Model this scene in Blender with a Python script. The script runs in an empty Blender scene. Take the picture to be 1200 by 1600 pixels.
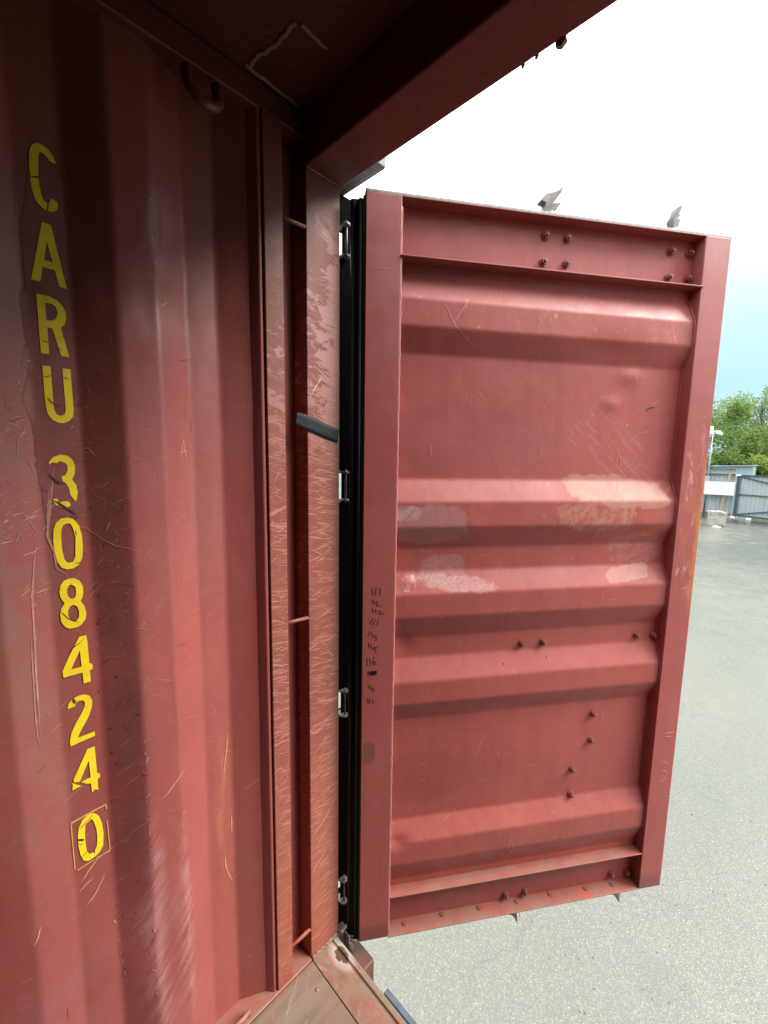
import bpy, bmesh, math, random
from mathutils import Vector, Matrix, noise as mnoise
from mathutils.geometry import tessellate_polygon
random.seed(7)
S = bpy.context.scene
COL = S.collection
R = math.radians

# ------------------------------------------------------------------ camera
cam_d = bpy.data.cameras.new('camera')
cam = bpy.data.objects.new('camera', cam_d)
COL.objects.link(cam)
S.camera = cam
cam_d.sensor_fit = 'VERTICAL'
cam_d.sensor_height = 24.0
cam_d.lens = 657.4655 / 1600 * 24
cam_d.clip_start = 0.02
cam_d.clip_end = 1500
_y, _p, _r = R(44.2898), R(7.2157), R(0.8935)
F = Vector((-math.sin(_y) * math.cos(_p), math.cos(_y) * math.cos(_p), -math.sin(_p)))
RT = F.cross(Vector((0, 0, 1))).normalized()
UP = RT.cross(F)
R2 = RT * math.cos(_r) + UP * math.sin(_r)
U2 = -RT * math.sin(_r) + UP * math.cos(_r)
M = Matrix((R2, U2, -F)).transposed().to_4x4()
M.translation = Vector((0.963, -0.777, 1.5575))
cam.matrix_world = M

# ------------------------------------------------------------------ sky, sun, exposure
SUN_EL, SUN_AZ = R(42), R(50)          # azimuth from +Y towards +X
W = bpy.data.worlds.new('World')
S.world = W
W.use_nodes = True
nt = W.node_tree
nt.nodes.clear()
def wn(t, **k):
    n = nt.nodes.new(t)
    for a, b in k.items(): setattr(n, a, b)
    return n
out = wn('ShaderNodeOutputWorld'); bg = wn('ShaderNodeBackground')
sky = wn('ShaderNodeTexSky', sky_type='NISHITA')
sky.sun_disc = False
sky.sun_elevation = SUN_EL; sky.sun_rotation = SUN_AZ
tc = wn('ShaderNodeTexCoord'); sep = wn('ShaderNodeSeparateXYZ')
nt.links.new(tc.outputs['Generated'], sep.inputs[0])
cn = wn('ShaderNodeTexNoise'); cn.inputs['Scale'].default_value = 2.2; cn.inputs['Detail'].default_value = 6
nt.links.new(tc.outputs['Generated'], cn.inputs['Vector'])
ad = wn('ShaderNodeMath', operation='MULTIPLY_ADD')      # elevation + a little cloud unevenness
nt.links.new(cn.outputs['Fac'], ad.inputs[0]); ad.inputs[1].default_value = 0.10
nt.links.new(sep.outputs[2], ad.inputs[2])
rp = wn('ShaderNodeValToRGB')
el = rp.color_ramp.elements
SKYK = 10.0
el[0].position = 0.0; el[0].color = (.098, .160, .180, 1)
el[1].position = 1.0; el[1].color = (1.0, 1.02, 1.04, 1)
for p, c in ((.19, (.102, .168, .189, 1)), (.29, (.138, .190, .203, 1)), (.38, (.20, .222, .226, 1)), (.46, (.36, .38, .385, 1)), (.66, (.80, .83, .85, 1))):
    e = el.new(p); e.color = c
nt.links.new(ad.outputs[0], rp.inputs[0])
ml = wn('ShaderNodeVectorMath', operation='SCALE'); ml.inputs['Scale'].default_value = SKYK
nt.links.new(rp.outputs[0], ml.inputs[0])
mx = wn('ShaderNodeMix', data_type='RGBA'); mx.inputs[0].default_value = 0.94
nt.links.new(sky.outputs[0], mx.inputs[6]); nt.links.new(ml.outputs[0], mx.inputs[7])
nt.links.new(mx.outputs[2], bg.inputs[0]); bg.inputs[1].default_value = 0.10
nt.links.new(bg.outputs[0], out.inputs[0])

sd = bpy.data.lights.new('sun', 'SUN'); sd.energy = 1.5; sd.angle = R(34); sd.color = (1, .97, .92)
so = bpy.data.objects.new('sun', sd); COL.objects.link(so)
sv = Vector((math.sin(SUN_AZ) * math.cos(SUN_EL), math.cos(SUN_AZ) * math.cos(SUN_EL), math.sin(SUN_EL)))
so.rotation_euler = sv.to_track_quat('Z', 'Y').to_euler()
so.location = (6, 6, 12)

S.view_settings.view_transform = 'Standard'
S.view_settings.look = 'None'
S.view_settings.exposure = 2.3
S.view_settings.gamma = 1.0
S.view_settings.use_curve_mapping = False
S.render.engine = 'CYCLES'
S.cycles.max_bounces = 8
S.cycles.diffuse_bounces = 4
S.cycles.glossy_bounces = 4
S.cycles.transparent_max_bounces = 8
S.cycles.use_denoising = True
S.cycles.sample_clamp_indirect = 6
S.cycles.caustics_reflective = False
S.cycles.caustics_refractive = False

# ------------------------------------------------------------------ material helpers
class Nodes:
    def __init__(s, name):
        s.m = bpy.data.materials.new(name); s.m.use_nodes = True
        s.t = s.m.node_tree; s.t.nodes.clear()
        s.o = s.n('ShaderNodeOutputMaterial'); s.b = s.n('ShaderNodeBsdfPrincipled')
        s.l(s.b.outputs[0], s.o.inputs[0])
        s.tc = s.n('ShaderNodeTexCoord').outputs['Object']
        s.sp = None
    def n(s, t, **k):
        n = s.t.nodes.new(t)
        for a, b in k.items(): setattr(n, a, b)
        return n
    def l(s, a, b): s.t.links.new(a, b)
    def val(s, sock, v):
        if hasattr(v, 'links'): s.l(v, sock)
        elif isinstance(v, (tuple, list)): sock.default_value = (*v, 1) if len(v) == 3 and len(sock.default_value) == 4 else v
        else: sock.default_value = v
    def xyz(s):
        if not s.sp:
            q = s.n('ShaderNodeSeparateXYZ'); s.l(s.tc, q.inputs[0]); s.sp = q.outputs
        return s.sp
    def map(s, scale=(1, 1, 1), rot=(0, 0, 0), loc=(0, 0, 0), src=None):
        if any(rot):                       # turn first, then stretch
            r = s.n('ShaderNodeMapping'); s.l(src or s.tc, r.inputs[0]); r.inputs['Rotation'].default_value = rot
            src = r.outputs[0]; rot = (0, 0, 0)
        q = s.n('ShaderNodeMapping'); s.l(src or s.tc, q.inputs[0])
        q.inputs['Scale'].default_value = scale; q.inputs['Rotation'].default_value = rot; q.inputs['Location'].default_value = loc
        return q.outputs[0]
    def noise(s, scale, detail=4, rough=.55, vec=None, dist=0):
        q = s.n('ShaderNodeTexNoise'); s.l(vec or s.tc, q.inputs['Vector'])
        q.inputs['Scale'].default_value = scale; q.inputs['Detail'].default_value = detail
        q.inputs['Roughness'].default_value = rough; q.inputs['Distortion'].default_value = dist
        return q.outputs['Fac']
    def voro(s, scale, vec=None, feature='F1', out='Distance', rnd=1):
        q = s.n('ShaderNodeTexVoronoi', feature=feature); s.l(vec or s.tc, q.inputs['Vector'])
        q.inputs['Scale'].default_value = scale
        return q.outputs[out]
    def mr(s, v, a, b, c=0., d=1., smooth=False):
        q = s.n('ShaderNodeMapRange'); q.clamp = True
        if smooth: q.interpolation_type = 'SMOOTHSTEP'
        s.val(q.inputs[0], v)
        for i, x in enumerate((a, b, c, d)): q.inputs[i + 1].default_value = x
        return q.outputs[0]
    def ma(s, op, a, b=0., c=0.):
        q = s.n('ShaderNodeMath', operation=op)
        for i, x in enumerate((a, b, c)): s.val(q.inputs[i], x)
        return q.outputs[0]
    def mix(s, f, a, b, blend='MIX'):
        q = s.n('ShaderNodeMix', data_type='RGBA', blend_type=blend)
        s.val(q.inputs[0], f); s.val(q.inputs[6], a); s.val(q.inputs[7], b)
        return q.outputs[2]
    def bump(s, h, strength=.3, dist=.002, prev=None):
        q = s.n('ShaderNodeBump'); q.inputs['Strength'].default_value = strength; q.inputs['Distance'].default_value = dist
        s.l(h, q.inputs['Height'])
        if prev: s.l(prev, q.inputs['Normal'])
        return q.outputs[0]
    def done(s, color, rough=.5, normal=None, metal=0., spec=.5, **k):
        s.val(s.b.inputs['Base Color'], color); s.val(s.b.inputs['Roughness'], rough); s.val(s.b.inputs['Metallic'], metal)
        s.val(s.b.inputs['Specular IOR Level'], spec)
        if normal: s.l(normal, s.b.inputs['Normal'])
        for a, b in k.items(): s.val(s.b.inputs[a], b)
        return s.m

RED = (.325, .078, .064)
RED2 = (.262, .063, .053)
def paint(name, c=RED, c2=RED2, scr=.35, spots=.5, dull=.25, waves=.25, rough=.46, extra=None, purple_sheen=.0, spec=.42):
    q = Nodes(name)
    big = q.noise(2.3, 5, .6)
    col = q.mix(q.mr(big, .35, .68, 0, 1), c, c2)
    # rain streaks and handling dirt running down
    st = q.noise(1, 5, .62, q.map((26, 26, 1.3)))
    col = q.mix(q.mr(st, .48, .78, 0, .38), col, tuple(x * .62 for x in c))
    # chalky dull film
    ch = q.noise(5.5, 6, .68, q.map((1, 1, .45), loc=(3, 1, 7)))
    col = q.mix(q.mr(ch, .50, .80, 0, dull), col, (.36, .19, .165))
    if purple_sheen:
        pz = q.mr(q.xyz()[2], 1.1, 2.0, 0, purple_sheen)  # sky sheen on the upper walls, tinted into the colour by height
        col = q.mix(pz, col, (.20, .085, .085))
    col = q.mix(q.mr(q.noise(33, 5, .7, q.map(loc=(6, 6, 6))), .30, .70, 0, .30), col, tuple(x * .76 for x in c2))
    col = q.mix(q.mr(q.noise(150, 3, .7), .42, .70, 0, .12), col, (.38, .12, .10))
    # fine scuffs in several directions
    s1 = q.noise(1, 3, .6, q.map((14, 14, 150), (R(24), R(14), R(9))), 1.2)
    s2 = q.noise(1, 3, .6, q.map((110, 110, 12), (R(-31), R(18), 0)), 1.0)
    patch = q.mr(q.noise(3.1, 4, .6, q.map(loc=(9, 4, 2))), .45, .66)
    sm = q.ma('MULTIPLY', q.ma('MAXIMUM', q.mr(s1, .66, .74), q.mr(s2, .68, .76)), patch)
    col = q.mix(q.ma('MULTIPLY', sm, scr), col, (.48, .255, .21))
    # chips and dark specks
    sp = q.noise(95, 2, .5)
    sp2 = q.mr(q.noise(4.2, 3, .6, q.map(loc=(5, 8, 1))), .5, .68)
    col = q.mix(q.ma('MULTIPLY', q.ma('MULTIPLY', q.mr(sp, .70, .74), sp2), spots), col, (.085, .028, .02))
    if extra: col = extra(q, col)
    n1 = q.bump(q.noise(7, 3, .5, q.map((1, 1, .7))), waves, .012)
    n2 = q.bump(q.noise(260, 4, .6), .22, .0008, n1)
    ro = q.mr(q.noise(9, 5, .65), .3, .7, rough - .07, rough + .14)
    return q.done(col, ro, n2, spec=spec)

def ellipse(q, cx, cz, rx, rz, soft=.25, wob=.35, nscale=16, ang=0):
    """mask of a stain on a local x-z plane with an uneven outline"""
    x, y, z = q.xyz()
    dx = q.ma('SUBTRACT', x, cx); dz = q.ma('SUBTRACT', z, cz)
    if ang:
        ca, sa = math.cos(ang), math.sin(ang)
        dx, dz = q.ma('ADD', q.ma('MULTIPLY', dx, ca), q.ma('MULTIPLY', dz, sa)), q.ma('SUBTRACT', q.ma('MULTIPLY', dz, ca), q.ma('MULTIPLY', dx, sa))
    d = q.ma('ADD', q.ma('POWER', q.ma('ABSOLUTE', q.ma('DIVIDE', dx, rx)), 2.6), q.ma('POWER', q.ma('ABSOLUTE', q.ma('DIVIDE', dz, rz)), 2.6))
    d = q.ma('ADD', d, q.mr(q.noise(nscale, 4, .65), .25, .75, -wob, wob))
    return q.mr(d, 1 - soft, 1 + soft, 1, 0, True)

def door_stains(q, col):
    grain = q.mr(q.noise(190, 4, .7), .28, .66)
    grain2 = q.mr(q.noise(38, 5, .7, q.map((1, 1, 1.6), (0, R(35), 0))), .40, .60)
    def lay(col, m, c, k, g=None, q=q):
        f = q.ma('MULTIPLY', m, k)
        if g is not None: f = q.ma('MULTIPLY', f, g)
        return q.mix(f, col, c)
    # dust lying on the upper slopes, run-off under them
    gn = q.n('ShaderNodeNewGeometry'); sg = q.n('ShaderNodeSeparateXYZ'); q.l(gn.outputs['True Normal'], sg.inputs[0])
    col = lay(col, q.mr(sg.outputs[2], .25, .55), (.42, .19, .155), .32, q.mr(q.noise(12, 6, .7), .34, .66))
    run = q.mr(q.noise(1, 4, .65, q.map((34, 34, .9), loc=(3, 3, 1))), .58, .74)
    col = lay(col, run, (.185, .052, .040), .5, q.mr(q.noise(2.2, 4, .6), .4, .6))
    x = q.xyz()[0]
    col = lay(col, q.mr(q.ma('ADD', x, q.mr(q.noise(8, 5, .7), .3, .7, -.02, .02)), 1.0, 1.045), (.20, .07, .055), .5)
    # dull darker areas on the flat panel
    col = lay(col, ellipse(q, .30, 1.62, .30, .10, .7, .6, 5), (.25, .062, .058), .4)
    col = lay(col, ellipse(q, .22, .52, .13, .09, .6, .5, 7), (.21, .045, .038), .3)
    # greyish glue marks near the hinge side
    col = lay(col, ellipse(q, .19, 1.365, .125, .062, .12, .45, 20), (.38, .205, .195), .7, grain)
    col = lay(col, ellipse(q, .13, 1.40, .05, .022, .2, .6, 30), (.50, .34, .32), .5, grain2)
    col = lay(col, ellipse(q, .255, 1.225, .07, .045, .15, .5, 24), (.40, .215, .20), .6, grain)
    col = lay(col, ellipse(q, .30, 1.18, .115, .024, .3, .9, 20, R(-7)), (.50, .31, .28), .75, grain)
    col = lay(col, ellipse(q, .145, 1.185, .022, .024, .2, .4, 40), (.50, .30, .27), .8, grain2)
    # beige residue on the second and third rib towards the free edge
    col = lay(col, ellipse(q, .84, 1.462, .18, .050, .22, .8, 11, R(-6)), (.43, .215, .155), .75, q.mr(q.noise(19, 5, .7), .28, .5, .45, 1))
    col = lay(col, ellipse(q, .76, 1.39, .13, .055, .3, .7, 18), (.42, .21, .16), .7, grain2)
    col = lay(col, ellipse(q, .90, 1.19, .078, .026, .14, .75, 24, R(8)), (.43, .225, .175), .62, q.mr(q.noise(60, 4, .7), .3, .5, .5, 1))
    col = lay(col, ellipse(q, .93, 1.27, .10, .055, .3, .5, 20), (.40, .18, .15), .55, grain2)
    # broad diagonal rub marks above
    rub = q.mr(q.noise(1, 4, .6, q.map((12, 12, 95), (0, R(-42), 0))), .52, .70)
    col = lay(col, ellipse(q, .84, 1.60, .20, .085, .5, .6, 7, R(-30)), (.43, .19, .15), .5, rub)
    rub2 = q.mr(q.noise(1, 4, .6, q.map((70, 70, 9), (0, R(20), 0))), .62, .74)
    col = lay(col, ellipse(q, .80, 1.98, .32, .055, .5, .6, 9), (.55, .33, .27), .55, rub2)
    # ochre rust freckles
    fr = q.mr(q.noise(46, 3, .6, q.map((1, 1, .6), loc=(2, 2, 2))), .66, .72)
    col = lay(col, ellipse(q, .80, 1.55, .26, .26, .5, .5, 8), (.52, .22, .05), .9, fr)
    col = lay(col, ellipse(q, .55, 2.0, .5, .09, .5, .5, 8), (.52, .24, .07), .6, fr)
    return col

def stile_stains(q, col):
    x, y, z = q.xyz()
    # rust running down the free edge
    e = q.mr(q.ma('ADD', x, q.mr(q.noise(11, 4, .6), .3, .7, -.016, .016)), 1.112, 1.124)
    zz = q.ma('MULTIPLY', q.mr(z, 1.02, 1.12), q.mr(z, 1.62, 1.50))
    col = q.mix(q.ma('MULTIPLY', q.ma('MULTIPLY', e, zz), .85), col, (.40, .15, .05))
    # worn strip with bare primer blotches
    bl = q.mr(q.noise(21, 5, .65, q.map((1, 1, .55))), .47, .56)
    zz2 = q.ma('MULTIPLY', q.mr(z, 1.10, 1.17), q.mr(z, 1.72, 1.60))
    xx = q.ma('MULTIPLY', q.mr(x, 1.055, 1.065), q.mr(x, 1.128, 1.112))
    col = q.mix(q.ma('MULTIPLY', q.ma('MULTIPLY', zz2, xx), q.ma('MULTIPLY', bl, .55)), col, (.36, .10, .05))
    lt = q.mr(q.noise(30, 5, .65, q.map((1, 1, .35), loc=(4, 4, 4))), .56, .62)
    col = q.mix(q.ma('MULTIPLY', q.ma('MULTIPLY', zz2, xx), q.ma('MULTIPLY', lt, .6)), col, (.50, .30, .26))
    hi = q.mr(z, 1.7, 2.2, 0, .42)
    col = q.mix(q.ma('MULTIPLY', hi, q.mr(q.noise(6, 5, .6), .3, .6)), col, (.40, .20, .175))
    # grubby foot of the door and a finger smudge on the hinge stile
    col = q.mix(q.mr(q.ma('ADD', z, q.mr(q.noise(14, 3), .3, .7, -.01, .01)), .055, .03, 0, .5), col, (.10, .04, .032))
    col = q.mix(q.ma('MULTIPLY', ellipse(q, .022, .66, .022, .035, .5, .3, 20), .6), col, (.10, .055, .04))
    return col

def bottom_dust(q, col):
    n = q.mr(q.noise(13, 5, .65), .32, .58)
    col = q.mix(q.ma('MULTIPLY', n, .62), col, (.24, .145, .10))
    return q.mix(q.mr(q.noise(9, 4, .6, q.map(loc=(1, 5, 3))), .60, .68, 0, .7), col, (.37, .085, .05))

def post_wear(q, col):
    z = q.xyz()[2]
    low = q.mr(z, 2.13, 1.95)
    for i, (sc, ro, th) in enumerate((((30, 9, 170), R(10), .57), ((30, 12, 120), R(-17), .60), ((20, 8, 230), R(27), .62), ((20, 7, 90), R(-6), .63))):
        f = q.noise(1, 4, .62, q.map(sc, (ro, 0, 0), (i, 2 * i, 3 * i)), .9)
        col = q.mix(q.ma('MULTIPLY', q.ma('MULTIPLY', q.mr(f, th, th + .05), low), .58), col, ((.50, .215, .16), (.47, .19, .12), (.52, .24, .19), (.46, .17, .10))[i])
    # flaked older coat higher up
    y = q.xyz()[1]
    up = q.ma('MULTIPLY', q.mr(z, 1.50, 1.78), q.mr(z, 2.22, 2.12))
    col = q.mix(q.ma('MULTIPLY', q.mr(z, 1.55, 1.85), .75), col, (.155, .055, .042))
    fl = q.noise(1, 6, .66, q.map((20, 17, 44), (R(12), 0, 0)), .5)
    fl = q.ma('ADD', fl, q.ma('ADD', q.mr(y, -.11, -.01, -.09, .12), q.mr(z, 1.75, 2.15, .05, -.06)))
    col = q.mix(q.ma('MULTIPLY', q.mr(fl, .485, .525), q.ma('MULTIPLY', up, .9)), col, (.335, .165, .145))
    # grime along the outer edge
    g = q.mr(q.ma('ADD', y, q.mr(q.noise(9, 5, .65, q.map((1, 1, .4))), .3, .7, -.02, .02)), -.036, -.016)
    col = q.mix(q.ma('MULTIPLY', g, .45), col, (.15, .085, .06))
    return q.mix(q.mr(z, .9, .1, 0, .42), col, (.36, .095, .055))

def sill_wear(q, col):
    n = q.mr(q.noise(8, 6, .68), .34, .56)
    col = q.mix(q.ma('MULTIPLY', n, .8), col, (.215, .135, .09))
    col = q.mix(q.mr(q.noise(26, 6, .72, q.map(loc=(7, 3, 1))), .48, .64, 0, .6), col, (.13, .075, .05))
    col = q.mix(q.ma('MULTIPLY', q.mr(q.ma('ADD', q.xyz()[1], q.mr(q.noise(15, 4), .3, .7, -.02, .02)), -.05, -.02), .7), col, (.185, .145, .10))
    col = q.mix(q.mr(q.noise(24, 5, .7, q.map(loc=(2, 1, 4))), .56, .66, 0, .7), col, (.36, .13, .085))
    x, y, z = q.xyz()
    d = q.ma('ADD', q.ma('POWER', q.ma('DIVIDE', q.ma('SUBTRACT', x, .085), .03), 2), q.ma('POWER', q.ma('DIVIDE', q.ma('SUBTRACT', y, -.036), .018), 2))
    d = q.ma('ADD', d, q.mr(q.noise(50, 4, .6), .3, .7, -.6, .6))
    ring = q.mr(d, 4.2, 1.2, 0, .7)
    col = q.mix(ring, col, (.42, .36, .30))
    return q.mix(q.mr(d, 1.0, .7, 0, .95), col, (.075, .034, .018))

def wall_stains(q, col):
    x, y, z = q.xyz()
    st = q.mr(q.noise(1, 5, .66, q.map((14, 60, 7), (R(38), 0, 0)), .6), .40, .64)
    cl = q.mr(q.noise(9, 5, .65, q.map(loc=(3, 3, 8))), .38, .62)
    def band(y0, w, z0, z1, c, k, m):
        nonlocal col
        d = q.ma('ABSOLUTE', q.ma('SUBTRACT', q.ma('ADD', y, q.mr(q.noise(7, 4), .3, .7, -.012, .012)), y0))
        f = q.ma('MULTIPLY', q.mr(d, w, w * .25), q.ma('MULTIPLY', q.mr(z, z0, z0 + .12), q.mr(z, z1, z1 - .15)))
        col = q.mix(q.ma('MULTIPLY', q.ma('MULTIPLY', f, m), k), col, c)
    band(-.70, .085, .75, 1.95, (.235, .115, .085), .75, cl)          # browned, rubbed strip left of the number
    band(-.56, .045, .60, 1.65, (.15, .065, .05), .7, cl)  # dark brown tone along the inward-facing slope
    band(-.525, .030, .12, .80, (.46, .27, .27), .5, st)              # pale scuffing on the fold
    band(-.457, .018, .15, .72, (.46, .25, .23), .45, st)
    band(-.50, .09, .10, .62, (.38, .17, .16), .4, st)
    band(-.70, .16, .0, .55, (.27, .10, .105), .6, cl)
    band(-.29, .04, .02, .75, (.24, .085, .06), .6, cl)
    band(-.345, .012, .35, .86, (.44, .18, .08), .4, cl)
    return col
M_WALL = paint('oxide_red_wall_paint', extra=wall_stains, scr=.55, spots=.8, dull=.20, waves=.30, rough=.40, purple_sheen=.22)
M_RED = paint('oxide_red_paint', scr=.35, purple_sheen=.3)
M_DOOR = paint('oxide_red_door_paint', (.370, .080, .066), (.315, .068, .056), scr=.30, spots=.35, dull=.14, waves=.30, rough=.45, extra=door_stains)
M_STILE = paint('oxide_red_stile_paint', (.335, .076, .065), (.28, .066, .057), scr=.30, spots=.4, dull=.18, waves=.12, rough=.42, extra=stile_stains)
M_DUST = paint('dusty_flange_paint', scr=.3, extra=bottom_dust)
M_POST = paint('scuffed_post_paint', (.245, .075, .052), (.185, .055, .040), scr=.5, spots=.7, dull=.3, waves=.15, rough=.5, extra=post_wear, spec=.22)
M_SILL = paint('worn_sill_paint', (.25, .085, .056), (.20, .065, .045), scr=.6, spots=.6, dull=.5, waves=.2, rough=.62, extra=sill_wear)
M_ROOF = paint('shade_darkened_roof_paint', (.13, .030, .026), (.09, .022, .020), waves=.4, dull=.1)  # same red paint, darkened to put the ceiling's shade into the colour
M_HEAD = paint('shade_darkened_header_paint', (.165, .044, .038), (.115, .032, .030), waves=.2, dull=.12)  # red paint darkened to carry the shade on header and top rails

def simple(name, c, rough=.5, metal=0, c2=None, nscale=30, bump=.2, dist=.001, **k):
    q = Nodes(name)
    f = q.mr(q.noise(nscale, 5, .6), .35, .66)
    return q.done(q.mix(f, c, c2 or tuple(x * .65 for x in c)), q.mr(q.noise(nscale * .7, 3), .3, .7, rough - .06, rough + .1), q.bump(q.noise(nscale * 6, 3), bump, dist), metal, **k)
def yellow_mat():
    q = Nodes('chrome_yellow_stencil_paint')
    col = q.mix(q.mr(q.noise(40, 4), .35, .7), (.90, .66, .018), (.80, .56, .018))
    ch = q.mr(q.noise(170, 3, .6), .68, .72)
    ch2 = q.mr(q.noise(26, 4, .7, q.map((1, 1, 1.8), (R(30), 0, 0))), .70, .73)
    col = q.mix(q.ma('MAXIMUM', ch, ch2), col, (.16, .06, .03))
    return q.done(col, .5)
M_YEL = yellow_mat()
M_YEL2 = simple('thin_yellow_line_paint', (.62, .36, .09), .55, c2=(.50, .24, .08))
M_PRIM = paint('purple_primer_patch_paint', (.27, .083, .077), (.225, .071, .066), scr=.4, spots=.5, dull=.3, waves=.3, rough=.40)
M_SCR = simple('scraped_paint_edge', (.46, .235, .19), .6, c2=(.40, .16, .12))
M_SCR_L = simple('bright_scraped_paint', (.56, .36, .31), .6, c2=(.46, .24, .2))
M_SCR_D = simple('dark_scuff', (.075, .032, .026), .6)
M_SCR_Y = simple('ochre_rust_scratch', (.56, .28, .10), .7, c2=(.48, .19, .07))
M_INK = simple('black_marker_ink', (.012, .010, .014), .35)
M_RUB = simple('black_rubber_gasket', (.004, .004, .0045), .42, c2=(.007, .0065, .0065), spec=.14)
M_RUBG = simple('weathered_rubber_top', (.16, .17, .16), .5, c2=(.07, .07, .07))
M_BOLT = simple('painted_bolt_steel', (.27, .085, .068), .5, c2=(.14, .05, .038), nscale=90)
M_STEEL = simple('weathered_steel', (.20, .19, .175), .5, .25, c2=(.10, .085, .075))
M_GALV = simple('galvanised_hinge_steel', (.30, .30, .29), .4, .75, c2=(.14, .13, .12))
M_EDGE = simple('pale_weathered_edge_strip', (.40, .43, .40), .45, c2=(.26, .28, .25), nscale=60)
M_RUSTY = simple('rusty_casting_steel', (.085, .038, .026), .6, c2=(.125, .05, .034), nscale=22, bump=.5)
M_GREYC = simple('grey_casting_steel', (.21, .19, .19), .55, c2=(.10, .085, .085), nscale=26, bump=.5)
M_TAPE = simple('dark_green_grey_duct_tape', (.009, .0125, .0125), .62, c2=(.015, .019, .018), nscale=60, bump=.5, spec=.2)
M_CAULK = simple('aged_sealant', (.30, .235, .165), .7, c2=(.22, .16, .11), nscale=50, bump=.6)
M_BLUE = simple('blue_grey_bumper_paint', (.040, .054, .068), .36, c2=(.024, .032, .042))
M_BLACKM = simple('black_chassis_paint', (.02, .02, .022), .5)
M_GAP_SHADE = simple('painted_gap_shade', (.0016, .0013, .0013), .9, c2=(.0026, .002, .0018), spec=.03)  # near-black that paints in the shade of the gap behind the post

def wood_mat(name, a, b, red=.4):
    q = Nodes(name)
    g = q.noise(1, 6, .65, q.map((26, 2.2, 8), (0, 0, R(3))), .8)
    col = q.mix(q.mr(g, .32, .68), a, b)
    col = q.mix(q.mr(q.noise(4, 5, .65), .46, .66, 0, red), col, (.27, .095, .07))
    sc = q.noise(1, 3, .6, q.map((120, 8, 8), (0, 0, R(-38))), .8)
    col = q.mix(q.mr(sc, .63, .70, 0, .6), col, (.44, .40, .33))
    sc = q.noise(1, 3, .6, q.map((8, 90, 8), (0, 0, R(-10))), .8)
    col = q.mix(q.mr(sc, .64, .70, 0, .5), col, (.09, .07, .055))
    return q.done(col, .68, q.bump(g, .35, .002))
M_PLY = wood_mat('worn_plywood_floor', (.115, .080, .055), (.19, .145, .10))

# ------------------------------------------------------------------ mesh helpers
def link(name, me, mat=None, parent=None, kind=None):
    o = bpy.data.objects.new(name, me); COL.objects.link(o)
    if mat is not None and me is not None: me.materials.append(mat)
    if parent: o.parent = parent
    if kind: o['kind'] = kind
    return o
def thing(name, label, cat, loc=(0, 0, 0), rz=0, group=None):
    o = bpy.data.objects.new(name, None); COL.objects.link(o)
    o.empty_display_size = .1
    o.location = loc; o.rotation_euler = (0, 0, rz)
    o['label'] = label; o['category'] = cat
    if group: o['group'] = group
    return o
def tag(o, label, cat, group=None):
    o['label'] = label; o['category'] = cat
    if group: o['group'] = group
    return o
class MB:
    def __init__(s): s.v = []; s.f = []; s.sm = []
    def add(s, vs, fs, smooth=False):
        k = len(s.v); s.v += [tuple(v) for v in vs]; s.f += [tuple(i + k for i in f) for f in fs]; s.sm += [smooth] * len(fs)
    def box(s, x0, x1, y0, y1, z0, z1):
        s.add([(x, y, z) for x in (x0, x1) for y in (y0, y1) for z in (z0, z1)],
              [(0, 1, 3, 2), (4, 6, 7, 5), (0, 4, 5, 1), (2, 3, 7, 6), (0, 2, 6, 4), (1, 5, 7, 3)])
    def prism(s, poly, a, b, axis):
        """polygon extruded along an axis: x: (y,z), y: (x,z), z: (x,y)"""
        def P(p, t): return {'x': (t, p[0], p[1]), 'y': (p[0], t, p[1]), 'z': (p[0], p[1], t)}[axis]
        n = len(poly)
        vs = [P(p, a) for p in poly] + [P(p, b) for p in poly]
        fs = [(i, (i + 1) % n, n + (i + 1) % n, n + i) for i in range(n)]
        tri = tessellate_polygon([[Vector((p[0], p[1], 0)) for p in poly]])
        fs += [tuple(t) for t in tri] + [tuple(n + i for i in t[::-1]) for t in tri]
        s.add(vs, fs)
    def tube(s, pts, r, n=10, r2=None, cap=True, smooth=True):
        pts = [Vector(p) for p in pts]; L = len(pts)
        r2 = r if r2 is None else r2
        k = len(s.v); ref = None
        for i, p in enumerate(pts):
            d = (pts[min(i + 1, L - 1)] - pts[max(i - 1, 0)]).normalized()
            if ref is None: ref = d.orthogonal().normalized()
            ref = (ref - d * ref.dot(d)).normalized(); w = d.cross(ref)
            rr = r + (r2 - r) * i / max(1, L - 1)
            for j in range(n):
                a = 2 * math.pi * j / n
                s.v.append(tuple(p + (ref * math.cos(a) + w * math.sin(a)) * rr))
        for i in range(L - 1):
            for j in range(n):
                s.f.append((k + i * n + j, k + i * n + (j + 1) % n, k + (i + 1) * n + (j + 1) % n, k + (i + 1) * n + j)); s.sm.append(smooth)
        if cap:
            s.f.append(tuple(k + j for j in range(n))[::-1]); s.f.append(tuple(k + (L - 1) * n + j for j in range(n))); s.sm += [False, False]
    def mesh(s, name):
        me = bpy.data.meshes.new(name); me.from_pydata(s.v, [], s.f)
        for p, q in zip(me.polygons, s.sm): p.use_smooth = q
        bm = bmesh.new(); bm.from_mesh(me); bmesh.ops.recalc_face_normals(bm, faces=bm.faces); bm.to_mesh(me); bm.free()
        return me
    def obj(s, name, mat, parent=None, bevel=0, kind=None, seg=2):
        o = link(name, s.mesh(name), mat, parent, kind)
        if bevel:
            m = o.modifiers.new('bevel', 'BEVEL'); m.width = bevel; m.segments = seg; m.limit_method = 'ANGLE'; m.angle_limit = R(40)
            for p in o.data.polygons: p.use_smooth = True
            w = o.modifiers.new('wn', 'WEIGHTED_NORMAL'); w.keep_sharp = True
        return o
def box(name, b, mat, parent=None, bevel=.003, kind=None):
    m = MB(); m.box(*b); return m.obj(name, mat, parent, bevel, kind)
def fix_parent(): pass
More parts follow.
